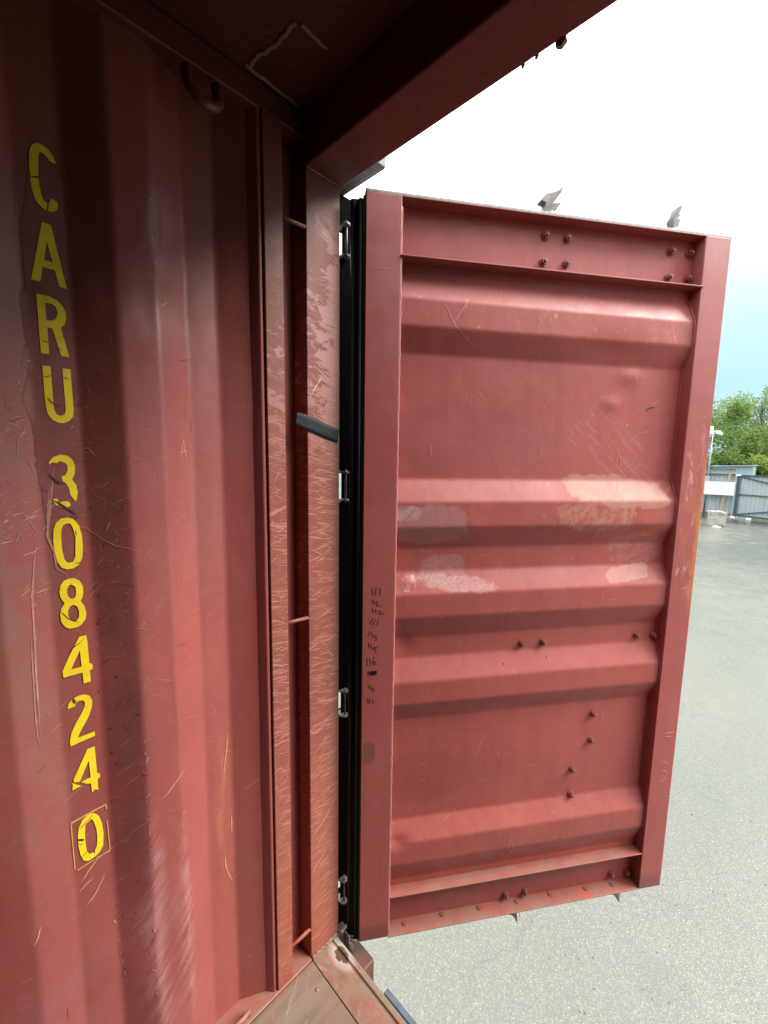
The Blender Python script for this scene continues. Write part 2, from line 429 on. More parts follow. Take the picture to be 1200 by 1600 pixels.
def rough_edges(o, amp, scale, seed=0):
    """push vertices about a little so edges are not ruler straight"""
    for v in o.data.vertices:
        v.co += mnoise.noise_vector(v.co * scale + Vector((seed, seed, seed))) * amp

# ------------------------------------------------------------------ ground
GZ = -1.25
def ground_mat():
    q = Nodes('worn_wet_asphalt')
    col = q.mix(q.mr(q.noise(.35, 6, .6), .35, .68), (.090, .092, .073), (.113, .114, .090))
    ag = q.n('ShaderNodeTexVoronoi'); q.l(q.tc, ag.inputs['Vector']); ag.inputs['Scale'].default_value = 150
    cv = q.n('ShaderNodeSeparateColor'); q.l(ag.outputs['Color'], cv.inputs[0])
    col = q.mix(q.mr(cv.outputs[0], .55, 1.0, 0, .6), col, (.185, .185, .147))
    col = q.mix(q.mr(cv.outputs[1], .70, 1.0, 0, .5), col, (.06, .064, .058))
    a2 = q.n('ShaderNodeTexVoronoi'); q.l(q.tc, a2.inputs['Vector']); a2.inputs['Scale'].default_value = 105
    c2 = q.n('ShaderNodeSeparateColor'); q.l(a2.outputs['Color'], c2.inputs[0])
    col = q.mix(q.ma('MULTIPLY', q.mr(c2.outputs[0], .86, .95), q.mr(a2.outputs['Distance'], .36, .20)), col, (.27, .27, .22))
    # damp darker stretches further out
    damp = q.mr(q.noise(.22, 5, .62, q.map((1, .5, 1), loc=(5, 1, 0))), .42, .60)
    far = q.mr(q.xyz()[1], 3.0, 15.0)
    dm = q.ma('MULTIPLY', damp, q.ma('ADD', q.ma('MULTIPLY', far, .75), .12))
    col = q.mix(q.ma('MULTIPLY', dm, .62), col, (.060, .066, .066))
    col = q.mix(q.mr(q.noise(1.6, 5, .65), .50, .72, 0, .35), col, (.105, .11, .10))
    cr = q.n('ShaderNodeTexVoronoi', feature='DISTANCE_TO_EDGE'); cr.inputs['Scale'].default_value = .33
    wv = q.n('ShaderNodeVectorMath', operation='ADD'); nz = q.n('ShaderNodeTexNoise'); nz.inputs['Scale'].default_value = 1.7; nz.inputs['Detail'].default_value = 6
    q.l(q.tc, nz.inputs['Vector']); q.l(q.tc, wv.inputs[0]); q.l(nz.outputs['Color'], wv.inputs[1]); q.l(wv.outputs[0], cr.inputs['Vector'])
    crk = q.ma('MULTIPLY', q.mr(cr.outputs['Distance'], .006, .0015), q.mr(q.noise(.5, 3, .6, q.map(loc=(7, 2, 0))), .48, .56))
    col = q.mix(q.ma('MULTIPLY', crk, .22), col, (.045, .047, .042))
    oil = q.mr(q.noise(.9, 3, .5, q.map(loc=(2, 8, 0))), .66, .74)
    col = q.mix(q.ma('MULTIPLY', oil, .3), col, (.05, .052, .050))
    ro = q.ma('SUBTRACT', q.mr(q.noise(3, 4), .3, .7, .32, .48), q.ma('ADD', q.ma('MULTIPLY', dm, .12), q.mr(q.xyz()[1], 1.5, 9.0, 0, .13)))
    bp = q.bump(q.noise(2.2, 4), .15, .02, q.bump(ag.outputs['Distance'], .35, .004))
    return q.done(col, ro, bp)
g = MB(); g.add([(-400, -400, GZ), (400, -400, GZ), (400, 400, GZ), (-400, 400, GZ)], [(0, 1, 2, 3)])
g.obj('ground', ground_mat(), kind='structure')

# ------------------------------------------------------------------ the container
CW, CH = 2.34, 2.393
con = thing('shipping_container', 'rust red steel shipping container seen from inside, with its left door swung open', 'shipping container')

def trap(y, p0=-.319):
    """corrugation depth: 0 inner flat, 1 deep flat; y along the wall"""
    t = (y - p0) % .278
    if t < .068: return 1 - t / .068
    if t < .140: return 0
    if t < .208: return (t - .140) / .068
    return 1
def wave(y):
    if y > -.251: return 0.0
    return -.036 * sum(trap(y + d) for d in (-.004, -.002, 0, .002, .004)) / 5
DENTS = [(-.470, 1.866, .055, .045, -.010), (-.540, 1.870, .03, .035, -.007), (-.452, 2.02, .012, .07, -.005), (-.60, 1.28, .10, .25, .004),
         (-.44, .55, .06, .25, -.004), (-.73, .62, .08, .22, .006), (-.33, 1.5, .05, .4, .003), (-.68, 1.58, .05, .12, -.004), (-.515, .42, .03, .12, -.006)]
def wallx(y, z):
    x = wave(y)
    for a, b, ra, rb, d in DENTS:
        x += d * math.exp(-((y - a) / ra) ** 2 - ((z - b) / rb) ** 2)
    return x + .0012 * mnoise.noise(Vector((y * 9, z * 5, 1)))
def wall_mesh(yr, zr, fx, mirror=False):
    vs = [(fx(y, z), y, z) for y in yr for z in zr]
    if mirror: vs = [(CW - x, y, z) for x, y, z in vs]
    n = len(zr)
    return vs, [(i * n + j, (i + 1) * n + j, (i + 1) * n + j + 1, i * n + j + 1) for i in range(len(yr) - 1) for j in range(n - 1)]
def frange(a, b, n): return [a + (b - a) * i / n for i in range(n + 1)]
ZT = 2.345
m = MB()
vs, fs = wall_mesh(frange(-1.36, -.2335, 260), frange(-.06, ZT, 110), wallx); m.add(vs, fs, True)
vs, fs = wall_mesh(frange(-5.9, -1.36, 400), [-.06, ZT], lambda y, z: wave(y)); m.add(vs, fs, True)
m.add([(0, -.2335, -.06), (0, -.2335, ZT), (-.04, -.232, ZT), (-.04, -.232, -.06)], [(0, 1, 2, 3)])
wall = m.obj('side_wall', M_WALL, con)
m = MB(); vs, fs = wall_mesh(frange(-5.9, -.2335, 500), [-.06, ZT], lambda y, z: wave(y), True); m.add(vs, fs, True)
m.obj('side_wall', M_WALL, con)
# end wall at the far end, behind the photographer
m = MB(); xs = frange(-.04, CW + .04, 180)
m.add([(x, -5.9 + wave(x - 3) * -1, z) for x in xs for z in (-.06, CH)], [(2 * i, 2 * i + 2, 2 * i + 3, 2 * i + 1) for i in range(180)], True)
m.obj('end_wall', M_WALL, con)
# roof: flat plate by the header, pressed troughs further in
def roofz(y):
    t = (-.62 - y) % .21
    return CH if y > -.62 else CH - .012 * max(0, min(1, min(t, .11 - t) / .02))
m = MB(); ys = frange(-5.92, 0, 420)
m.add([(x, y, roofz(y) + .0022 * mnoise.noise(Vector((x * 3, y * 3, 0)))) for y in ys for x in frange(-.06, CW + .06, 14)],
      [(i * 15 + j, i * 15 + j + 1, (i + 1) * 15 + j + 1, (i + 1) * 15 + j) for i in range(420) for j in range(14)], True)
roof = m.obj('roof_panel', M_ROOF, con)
for s in (0, 1):
    f = (lambda a, b: (a, b)) if s == 0 else (lambda a, b: (CW - b, CW - a))
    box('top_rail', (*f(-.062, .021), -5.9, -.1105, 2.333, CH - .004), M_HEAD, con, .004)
    box('bottom_rail', (*f(-.062, .030), -5.9, -.1107, -.15, .0035), M_DUST, con, .003)
    m = MB(); m.prism([(p if s == 0 else CW - p, q) for p, q in ((-.004, -.2560), (.0195, -.2385), (.0195, -.2302), (-.004, -.2302))], -.004, 2.336, 'z'); m.obj('backing_bar', M_WALL, con, .003)
    # corner post in its four sections
    post = box('corner_post', (*f(-.07, .025), -.1105, -.0008, -.10, 2.266), M_POST, con, .0035)
    box('post_web', (*f(-.037, -.030), -.1775, -.111, -.02, 2.34), M_RED, con, .001)
    st = box('post_strip', (*f(-.037, .0262), -.2285, -.1775, -.004, 2.336), M_POST, con, .003)
# outer hinge section of the post with cut-outs at the hinges
HZ = [.075, .768, 1.4735, 2.17]
edges = [-.10] + [v for h in HZ for v in (h - .052, h + .045)] + [2.29]
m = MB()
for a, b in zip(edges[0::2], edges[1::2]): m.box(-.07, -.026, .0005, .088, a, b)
m.obj('post_hinge_section', M_GAP_SHADE, con, .002)
for h in HZ: box('hinge_backing', (-.034, -.0265, .0545, .0875, h - .053, h + .046), M_GAP_SHADE, con, .001)  # plate added to narrow the bright opening, in painted shade black
box('post_hinge_section', (CW + .026, CW + .07, .0005, .088, -.10, 2.29), M_RUSTY, con, .002)
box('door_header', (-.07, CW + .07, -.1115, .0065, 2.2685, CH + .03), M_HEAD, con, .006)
m = MB()
m.prism([(-.109, -.0005), (-.043, -.0005), (-.0395, -.007), (-.031, -.007), (-.0275, -.001), (-.013, -.003), (-.0095, -.008), (-.0095, -.14), (-.109, -.14)], .0255, CW - .0255, 'x')
sill = m.obj('door_sill', M_SILL, con, .0015)
# castings at the corners
for x0, x1 in ((-.075, .135), (CW - .135, CW + .075)):
    for z0, z1, mt in ((-.19, -.059, M_RUSTY), (2.2915, 2.425, M_GREYC)):
        box('corner_casting', (x0, x1, -.0085 if z0 < 0 else .0068, .0605, z0, z1), mt, con, .006)
m = MB(); m.tube([(.02 + .0012 * math.sin(i * 3), .0612, -.075 - i * .004 + .0015 * math.sin(i * 5)) for i in range(18)], .002, 6); m.obj('weld_seam', M_RED, con)
# weld bead where the post meets the sill and the header mitre
m = MB(); m.tube([(.027 + .002 * math.sin(i * 2.1), -.108 + i * .0045, .0005 + .002 * math.sin(i * 1.7)) for i in range(23)], .0045, 7); m.obj('weld_seam', M_SILL, con)
m = MB(); m.tube([(.0255 + .001 * math.sin(i * 2.1), -.108 + i * .0045, 2.2675 + .0012 * math.sin(i * 1.7)) for i in range(23)], .003, 7); m.obj('weld_seam', M_RED, con)
# floor sheets
for i in range(2):
    for j in range(3):
        a = .0315 + i * 1.1385; y1 = -.1112 - j * 1.93
        box('floor_panel', (a, a + 1.132, max(y1 - 1.926, -5.88), y1, -.028, -.0006 * (i + j)), M_PLY, con, .002)
for x, y in ((.101, -.1446), (.101, -.62), (.41, -.15), (.76, -.15), (.41, -.62)):
    m = MB(); m.tube([(x, y, -.002), (x, y, .0012), (x, y, .0022)], .0062, 12, .0045); m.tube([(x, y, .0022), (x, y, .0024)], .002, 6); m.obj('floor_screw', M_GALV, con)
# lashing bars across the post recess
for (a, za), (b, zb) in (((-.178, 2.127), (-.1075, 2.131)), ((-.179, 1.1135), (-.11, 1.1105)), ((-.168, .1025), (-.1095, .101))):
    m = MB(); m.tube([(.0195, a - .012, za), (.0195, b + .006, zb)], .0052, 10); m.obj('lashing_bar', M_POST, con)
# lashing rings
def ring(c, pts, r):
    m = MB(); m.tube([Vector(c) + Vector(p) for p in pts], r, 10); return m
arc = [(.004, -.036, .034), (.012, -.036, .010)] + [(.014 + .016 * math.sin(t * math.pi / 8), -.036 * math.cos(t * math.pi / 8), .004 - .036 * math.sin(t * math.pi / 8)) for t in range(9)] + [(.012, .036, .010), (.004, .036, .034)]
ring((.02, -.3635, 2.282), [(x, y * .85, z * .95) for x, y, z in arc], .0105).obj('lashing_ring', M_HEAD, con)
arc2 = [(0, -.03, 0), (.004, -.03, .016), (.012, -.024, .028), (.018, -.008, .033), (.018, .008, .033), (.012, .024, .028), (.004, .03, .016), (0, .03, 0)]
ring((.012, -.347, .002), arc2, .0062).obj('lashing_ring', M_DUST, con)
for y in (-1.45, -2.5):
    ring((.02, y, 2.303), arc, .0075).obj('lashing_ring', M_RED, con)
# sealant beads on the roof plate
def bead(pts, r):
    P = []
    for (x0, y0), (x1, y1) in zip(pts, pts[1:]):
        for k in range(6): P.append((x0 + (x1 - x0) * k / 6, y0 + (y1 - y0) * k / 6))
    P.append(pts[-1])
    m = MB()
    m.tube([(x + .0035 * mnoise.noise(Vector((x * 90, y * 90, 2))), y + .0035 * mnoise.noise(Vector((x * 90, y * 90, 7))), CH - .001) for x, y in P], r, 7)
    o = m.obj('sealant_bead', M_CAULK, con); rough_edges(o, .0015, 120); return o
bead([(.030, -.268), (.0285, -.235), (.0255, -.18), (.0235, -.1275)], .0042)
bead([(.030, -.260), (.050, -.263), (.0746, -.2604), (.090, -.252), (.1172, -.2484), (.15, -.246), (.1853, -.2449)], .0048)
bead([(.187, -.2346), (.1866, -.20), (.1864, -.1681)], .0042)

# stencilled number on the wall
DATA = {"L":{"C":[[[[-6409,20737],[-6389,20799],[-6357,20857],[-6310,20901],[-6256,20916],[-6191,20905],[-6135,20875],[-6089,20815],[-6053,20715],[-6055,20685],[-6089,20689],[-6139,20700],[-6177,20754],[-6216,20783],[-6257,20782],[-6280,20753],[-6294,20622],[-6307,20381],[-6417,20337],[-6429,20417],[-6426,20560]]],[[[-6425,20313],[-6310,20342],[-6307,20232],[-6292,20094],[-6268,20016],[-6217,19973],[-6233,19859],[-6294,19878],[-6356,19931],[-6398,20030],[-6421,20174]]],[[[-6163,20084],[-6062,20051],[-6068,19959],[-6107,19889],[-6170,19854],[-6212,19857],[-6196,19972],[-6171,20027]]]],"A":[[[[-6315,19635],[-6189,19629],[-6023,18591],[-6134,18604],[-6185,18867],[-6354,18875],[-6407,18614],[-6531,18611]],[[-6267,19331],[-6208,18998],[-6325,18999]]]],"R":[[[[-6477,18391],[-6289,18393],[-6188,18352],[-6108,18272],[-6067,18156],[-6069,18053],[-6104,17943],[-6162,17879],[-6064,17371],[-6189,17375],[-6286,17839],[-6358,17842],[-6363,17375],[-6482,17373]],[[-6362,18263],[-6266,18269],[-6207,18222],[-6192,18126],[-6219,18031],[-6276,17974],[-6364,17972]]]],"U":[[[[-6476,17157],[-6357,17160],[-6358,16509],[-6355,16391],[-6324,16302],[-6261,16274],[-6204,16312],[-6182,16394],[-6184,17153],[-6062,17155],[-6059,16405],[-6078,16282],[-6134,16197],[-6225,16148],[-6312,16151],[-6395,16198],[-6452,16291],[-6474,16432],[-6477,16612]]]],"3":[[[[-6497,15415],[-6432,15509],[-6321,15558],[-6212,15539],[-6138,15465],[-6106,15341],[-6120,15203],[-6167,15085],[-6111,14979],[-6097,14839],[-6117,14713],[-6143,14658],[-6215,14788],[-6228,14928],[-6273,15019],[-6310,15048],[-6331,15144],[-6269,15170],[-6230,15259],[-6223,15355],[-6264,15409],[-6329,15436],[-6391,15395],[-6449,15415],[-6495,15366]]],[[[-6391,14646],[-6345,14671],[-6256,14672],[-6216,14593],[-6275,14555],[-6353,14553],[-6401,14584]]],[[[-6484,14727],[-6408,14727],[-6411,14592],[-6448,14608],[-6482,14679]]]],"0":[[[[-6288,14360],[-6189,14312],[-6116,14190],[-6083,13971],[-6084,13724],[-6110,13524],[-6177,13404],[-6261,13353],[-6353,13348],[-6441,13392],[-6499,13516],[-6530,13718],[-6536,13928],[-6519,14135],[-6472,14268],[-6390,14344]],[[-6307,14245],[-6251,14233],[-6217,14144],[-6189,13955],[-6204,13742],[-6219,13571],[-6264,13484],[-6345,13476],[-6391,13555],[-6412,13743],[-6413,13955],[-6398,14135],[-6365,14216]]]],"8":[[[[-6268,13155],[-6184,13097],[-6133,12969],[-6134,12850],[-6152,12750],[-6187,12676],[-6129,12550],[-6108,12394],[-6133,12279],[-6205,12186],[-6273,12157],[-6396,12155],[-6461,12206],[-6517,12310],[-6526,12473],[-6504,12584],[-6444,12683],[-6496,12800],[-6510,12933],[-6485,13057],[-6423,13138],[-6342,13161]],[[-6310,13035],[-6256,12980],[-6247,12890],[-6262,12790],[-6300,12747],[-6345,12757],[-6382,12817],[-6393,12907],[-6376,12991],[-6345,13035]],[[-6307,12623],[-6252,12580],[-6225,12469],[-6236,12352],[-6282,12282],[-6329,12280],[-6378,12331],[-6403,12426],[-6400,12528],[-6361,12607]]]],"4":[[[[-6257,11948],[-6197,11945],[-6137,11950],[-6127,11802],[-6122,11343],[-6071,11302],[-6074,11201],[-6122,11187],[-6118,10942],[-6241,10943],[-6247,11186],[-6557,11187],[-6564,11334],[-6438,11598]],[[-6263,11661],[-6254,11313],[-6427,11314]]]],"2":[[[[-6534,10513],[-6513,10609],[-6455,10678],[-6388,10704],[-6309,10718],[-6225,10702],[-6155,10638],[-6118,10520],[-6133,10382],[-6179,10242],[-6263,10089],[-6358,9927],[-6407,9823],[-6116,9825],[-6113,9726],[-6539,9696],[-6540,9810],[-6506,9967],[-6430,10135],[-6309,10332],[-6246,10463],[-6247,10542],[-6281,10596],[-6340,10606],[-6396,10582],[-6412,10512]]]],"4b":[[[[-6535,8945],[-6261,9500],[-6136,9495],[-6128,8875],[-6084,8850],[-6083,8749],[-6127,8740],[-6129,8481],[-6187,8532],[-6241,8481],[-6247,8702],[-6327,8741],[-6414,8828],[-6245,8845],[-6255,9235],[-6431,8851],[-6521,8884]]],[[[-6550,8897],[-6511,8841],[-6413,8750],[-6564,8731]]]],"0b":[[[[-6326,8048],[-6227,7997],[-6155,7885],[-6108,7682],[-6096,7431],[-6118,7166],[-6178,7052],[-6273,7000],[-6403,6992],[-6475,7055],[-6522,7218],[-6545,7439],[-6543,7673],[-6513,7853],[-6444,7974]],[[-6284,7902],[-6251,7812],[-6217,7618],[-6210,7406],[-6234,7215],[-6286,7113],[-6369,7131],[-6408,7220],[-6421,7418],[-6420,7654],[-6395,7857]]]],"frame":[[[[-6647,8057],[-6012,8082],[-6011,8047],[-6626,8013]]],[[[-6647,8023],[-6624,8008],[-6624,6971],[-6645,6979]]],[[[-6602,6934],[-6585,6907],[-6284,6929],[-6295,6955]]],[[[-6270,6945],[-6265,6923],[-6000,6931],[-6011,6966]]],[[[-6024,8048],[-5997,8041],[-6006,7952],[-6029,7967]]],[[[-6025,7696],[-6004,7682],[-5991,6960],[-6015,6972]]]]},"M":[[[300,11842],[289,11737],[332,11608]],[[416,11846],[393,11712],[407,11601]],[[516,11825],[534,11706],[520,11575]],[[284,11471],[327,11354]],[[359,11437],[377,11321]],[[401,11393],[451,11420],[460,11377],[419,11285],[578,11269]],[[295,11227],[330,11054]],[[391,11180],[422,11049]],[[476,11111],[530,11130],[539,11086],[498,11024],[645,11029]],[[324,10904],[230,10729]],[[408,10857],[314,10690]],[[501,10851],[440,10673]],[[253,10512],[180,10351]],[[287,10466],[319,10299]],[[444,10387],[372,10383],[381,10330],[432,10300],[437,10239],[383,10208]],[[207,10154],[217,9979]],[[266,10106],[323,9941]],[[513,10002],[365,9999]],[[377,9989],[386,9936],[429,9898],[422,9811]],[[158,9676],[169,9432]],[[242,9692],[266,9434]],[[389,9703],[340,9596],[341,9485],[393,9451],[435,9500],[391,9557],[349,9529]],[[163,9167],[225,9260],[248,9160],[184,9143]],[[247,9240],[459,9254]],[[247,9218],[464,9227]],[[235,9197],[460,9201]],[[252,9173],[469,9173]],[[235,9152],[460,9152]],[[261,9132],[448,9130]],[[209,8829],[223,8693]],[[273,8792],[309,8640]],[[325,8729],[381,8701],[352,8659],[395,8633],[369,8590],[326,8607]],[[180,8382],[215,8229]],[[243,8398],[280,8223]],[[343,8335],[366,8215]]]}
def poly_mesh(polys, to3):
    m = MB()
    for loops in polys:
        flat = [p for lp in loops for p in lp]
        tri = tessellate_polygon([[Vector((p[0], p[1], 0)) for p in lp] for lp in loops])
        m.add([to3(p) for p in flat], [tuple(t) for t in tri])
    return m
def on_wall(p, lift=.0009):
    y, z = p[0] / 1e4, p[1] / 1e4
    return (wallx(y, z) + lift, y, z)
def dense(loops, step=80):
    out = []
    for lp in loops:
        q = []
        for a, b in zip(lp, lp[1:] + lp[:1]):
            n = max(1, int(math.hypot(b[0] - a[0], b[1] - a[1]) / step))
            q += [(a[0] + (b[0] - a[0]) * i / n, a[1] + (b[1] - a[1]) * i / n) for i in range(n)]
        out.append(q)
    return out
for k, polys in DATA['L'].items():
    nm = 'check_digit_frame' if k == 'frame' else ('painted_digit' if k[0].isdigit() else 'painted_letter')
    o = poly_mesh([dense(p) for p in polys], lambda p: on_wall(p, .0016)).obj(nm, M_YEL2 if k == 'frame' else M_YEL, wall)
edge = [(-6471, 20436), (-6492, 19952), (-6604, 19493), (-6614, 18973), (-6624, 18445), (-6721, 18319), (-6701, 17926), (-6678, 17493), (-6763, 17239), (-6687, 16977), (-6804, 16546), (-6713, 16204), (-6678, 15814), (-6674, 15123), (-6640, 14900), (-6620, 14300)]
ed = []
for a, b in zip(edge, edge[1:]):
    for k in range(8):
        t = k / 8; z = a[1] + (b[1] - a[1]) * t
        ed.append((a[0] + (b[0] - a[0]) * t + 55 * mnoise.noise(Vector((z * .012, 0, 3))) + 30 * mnoise.noise(Vector((z * .04, 5, 3))), z))
rows = ed
m = MB(); NR = 8
m.add([on_wall((a + (-5985 - 25 * mnoise.noise(Vector((z * .01, 9, 1))) - a) * j / NR, z), .0007) for a, z in rows for j in range(NR + 1)],
      [(i * (NR + 1) + j, i * (NR + 1) + j + 1, (i + 1) * (NR + 1) + j + 1, (i + 1) * (NR + 1) + j) for i in range(len(rows) - 1) for j in range(NR)], True)
m.obj('primer_patch', M_PRIM, wall)

# scratches: thin raised slivers of scraped paint lying on the metal
def ribbon(m, pts, w, place, step=.006, taper=True):
    P = []
    for a, b in zip(pts, pts[1:]):
        n = max(1, int(math.hypot(b[0] - a[0], b[1] - a[1]) / step))
        P += [(a[0] + (b[0] - a[0]) * i / n, a[1] + (b[1] - a[1]) * i / n) for i in range(n)]
    P.append(pts[-1]); n = len(P); vs = []
    for i, p in enumerate(P):
        a, b = P[max(i - 1, 0)], P[min(i + 1, n - 1)]
        dx, dy = b[0] - a[0], b[1] - a[1]; L = math.hypot(dx, dy) or 1
        ww = w * .5 * ((.15 + .85 * min(1, 4 * min(i + .3, n - .7 - i) / n)) * (.75 + .5 * random.random()) if taper else random.uniform(.85, 1.1))
        vs += [place(p[0] - dy / L * ww, p[1] + dx / L * ww), place(p[0] + dy / L * ww, p[1] - dx / L * ww)]
    m.add(vs, [(2 * i, 2 * i + 1, 2 * i + 3, 2 * i + 2) for i in range(n - 1)])
def curl(x, z, ang, ln, bend, n=5):
    P = [(x, z)]
    for i in range(n):
        ang += bend * random.uniform(-1, 1); x += math.cos(ang) * ln / n; z += math.sin(ang) * ln / n; P.append((x, z))
    return P
pw = lambda y, z: (wallx(y, z) + .0011, y, z)
ml_, md_, my_, mb_ = MB(), MB(), MB(), MB()
gouges = [[(-.6783, 1.3999), (-.6859, 1.3524), (-.6925, 1.2971), (-.6944, 1.2206), (-.6974, 1.1429), (-.6985, 1.0628), (-.70, 1.0224)],
          [(-.700, 1.22), (-.7015, 1.15), (-.704, 1.07), (-.7035, 1.02), (-.70, 1.0)],
          [(-.6425, 1.5343), (-.6534, 1.4594), (-.6587, 1.4257), (-.6617, 1.4031), (-.6533, 1.3711), (-.6523, 1.3396), (-.6377, 1.325), (-.6356, 1.3085)],
          [(-.652, 1.50), (-.660, 1.43), (-.662, 1.41)], [(-.6465, 1.50), (-.656, 1.45), (-.640, 1.472)],
          [(-.6252, 1.4223), (-.60, 1.4117), (-.5778, 1.3888), (-.5576, 1.3736), (-.5139, 1.359)]]
for gg, w in zip(gouges, (.0032, .0022, .0038, .002, .0018, .0016)): ribbon(ml_, gg, w, pw)
for gg in ([(-.4207, 1.5477), (-.4102, 1.594), (-.4051, 1.5389)], [(-.4221, 1.563), (-.4026, 1.5692)]): ribbon(my_, gg, .0016, pw)
for _ in range(170):
    z = random.choice((random.gauss(1.25, .28), random.uniform(.3, 1.75), random.gauss(1.55, .12)))
    y = random.choice((random.uniform(-.80, -.36), random.gauss(-.69, .05), random.gauss(-.56, .04)))
    if not -.85 < y < -.25 or not .1 < z < 2.1: continue
    a = random.gauss(.18, .35) + (math.pi if random.random() < .5 else 0)
    if random.random() < .15: a += 1.3
    if abs(y + .63) < .03 and random.random() < .6: continue
    ribbon(ml_ if random.random() < .8 else md_, curl(y, z, a, random.uniform(.008, .038), .10), random.uniform(.0004, .0010), pw)
for cy, cz, sy, sz, k in ((-.715, 1.43, .022, .035, 46), (-.705, 1.63, .02, .04, 26), (-.693, 1.30, .008, .012, 16), (-.60, 1.60, .03, .03, 10), (-.665, 1.03, .02, .02, 10), (-.57, 1.30, .02, .09, 16)):
    for _ in range(k):
        ribbon(mb_ if random.random() < .3 else ml_, curl(random.gauss(cy, sy), random.gauss(cz, sz), random.gauss(.25, .6), random.uniform(.005, .024), .18), random.uniform(.0005, .0016), pw)
for _ in range(26):
    z = random.uniform(.25, .95); y = random.uniform(-.80, -.28)
    ribbon(mb_ if random.random() < .35 else ml_, curl(y, z, random.gauss(.55, .12), random.uniform(.015, .06), .08), random.uniform(.0005, .0011), pw)
for y, z, ln in ((-.655, .66, .05), (-.648, .60, .06), (-.66, .64, .03), (-.74, .62, .03), (-.50, .78, .07), (-.45, 1.862, .02)): ribbon(mb_, curl(y, z, .7, ln, .3), .0022, pw)
# worn fold edges of the corrugation
for y0, z0, z1 in ((-.531, .25, .95), (-.457, .2, .75), (-.459, 1.92, 2.08), (-.595, .35, .6)):
    z = z0
    while z < z1:
        ln = random.uniform(.003, .016); ribbon(mb_ if random.random() < .3 else ml_, curl(y0 + random.gauss(0, .0035), z, random.gauss(1.4, .5), ln, .3), random.uniform(.0005, .0022), pw); z += random.uniform(.004, .040)
for y, z0, z1 in ((-.327, .72, .84), (-.345, .40, .50), (-.325, .55, .6)): ribbon(my_, curl(y, z1, -1.57, z1 - z0, .12), .003, pw)
# dark chips in the shaded fold
for _ in range(70):
    z = random.uniform(.35, 1.5); y = random.gauss(-.588, .006) if random.random() < .6 else random.uniform(-.58, -.53)
    ribbon(md_, curl(y, z, random.uniform(0, 3), random.uniform(.002, .006), .6, 3), random.uniform(.0008, .0030), pw, .002)
# breaks across the painted characters
pl = lambda y, z: (wallx(y, z) + .0022, y, z)
for gg, w in (([(-.6443, 1.6598), (-.6385, 1.6515), (-.626, 1.6445)], .0018), ([(-.6477, 1.4705), (-.6385, 1.4620), (-.6215, 1.4480), (-.6150, 1.4400)], .0036), ([(-.652, 1.520), (-.640, 1.505), (-.630, 1.50)], .003),
              ([(-.6516, 1.2545), (-.640, 1.236), (-.632, 1.232), (-.6235, 1.2225)], .0013), ([(-.6445, 1.170), (-.626, 1.182), (-.6175, 1.19)], .0014),
              ([(-.6435, 1.070), (-.6405, 1.058)], .004), ([(-.6125, 1.437), (-.6175, 1.43)], .004), ([(-.645, 1.7600), (-.633, 1.7570)], .0010), ([(-.626, 1.751), (-.617, 1.7485)], .001),
              ([(-.6545, .760), (-.644, .752)], .0045), ([(-.6525, .745), (-.646, .747)], .0016), ([(-.650, .781), (-.624, .799)], .0012), ([(-.651, .716), (-.640, .723)], .0013), ([(-.6275, .7145), (-.6275, .707)], .0014),
              ([(-.646, 1.696), (-.636, 1.6995)], .0012), ([(-.620, 1.700), (-.610, 1.6965)], .0012), ([(-.6235, 1.3450), (-.6140, 1.3455)], .001), ([(-.6185, 1.41), (-.6165, 1.40)], .001)):
    ribbon(md_, gg, w, pl, .003)
for mm, mt in ((ml_, M_SCR), (md_, M_SCR_D), (my_, M_SCR_Y), (mb_, M_SCR_L)):
    o = mm.obj('scratches', mt, wall); o['kind'] = 'stuff'
# post scratches
pp = lambda y, z: (.0258, y, z)
ps = lambda y, z: (.0270, y, z)
m1, m2, m3 = MB(), MB(), MB()
for _ in range(330):
    z = random.uniform(.02, 2.02); t = (z - .3) / 1.7
    y = random.uniform(-.108, -.03)
    a = random.gauss(-.12 if z > .75 else .45, .28)
    P = curl(y, z, a, random.uniform(.01, .06), .16)
    P = [(max(-.108, min(-.008, p[0])), p[1]) for p in P]
    ribbon(random.choice((m1, m1, m2, m3)), P, random.uniform(.0003, .0010), pp)
for y0, z0, a, ln in ((-.105, .42, .6, .09), (-.10, 1.72, .9, .07), (-.09, 1.80, -.5, .06), (-.105, .30, .7, .07)): ribbon(m2, curl(y0, z0, a, ln, .05), .002, pp)
for mm, mt in ((m1, M_SCR), (m2, M_SCR_L), (m3, M_SCR_Y)): o = mm.obj('scratches', mt, con); o['kind'] = 'stuff'
m1 = MB()
for _ in range(150):
    z = random.uniform(.02, 2.1); P = curl(random.uniform(-.225, -.19), z, random.gauss(-.2 if z > .7 else .5, .5), random.uniform(.008, .03), .2)
    ribbon(m1, [(max(-.2265, min(-.18, p[0])), p[1]) for p in P], random.uniform(.0004, .0013), ps)
o = m1.obj('scratches', M_SCR, con); o['kind'] = 'stuff'

# keeper bracket and debris under the header lip
m = MB(); m.prism([(.592, 2.266), (.602, 2.2615), (.611, 2.268), (.612, 2.30), (.592, 2.30)], .0068, .016, 'y'); m.obj('cam_keeper', M_STEEL, con, .0015)
m = MB(); m.prism([(1.03, 2.266), (1.040, 2.2615), (1.049, 2.268), (1.05, 2.30), (1.03, 2.30)], .0068, .016, 'y'); m.obj('cam_keeper', M_STEEL, con, .0015)
for x in (.556, .53): m = MB(); m.prism([(x, 2.2675), (x + .004, 2.2662), (x + .007, 2.272), (x, 2.274)], .0068, .009, 'y'); m.obj('cam_keeper', M_GREYC, con)
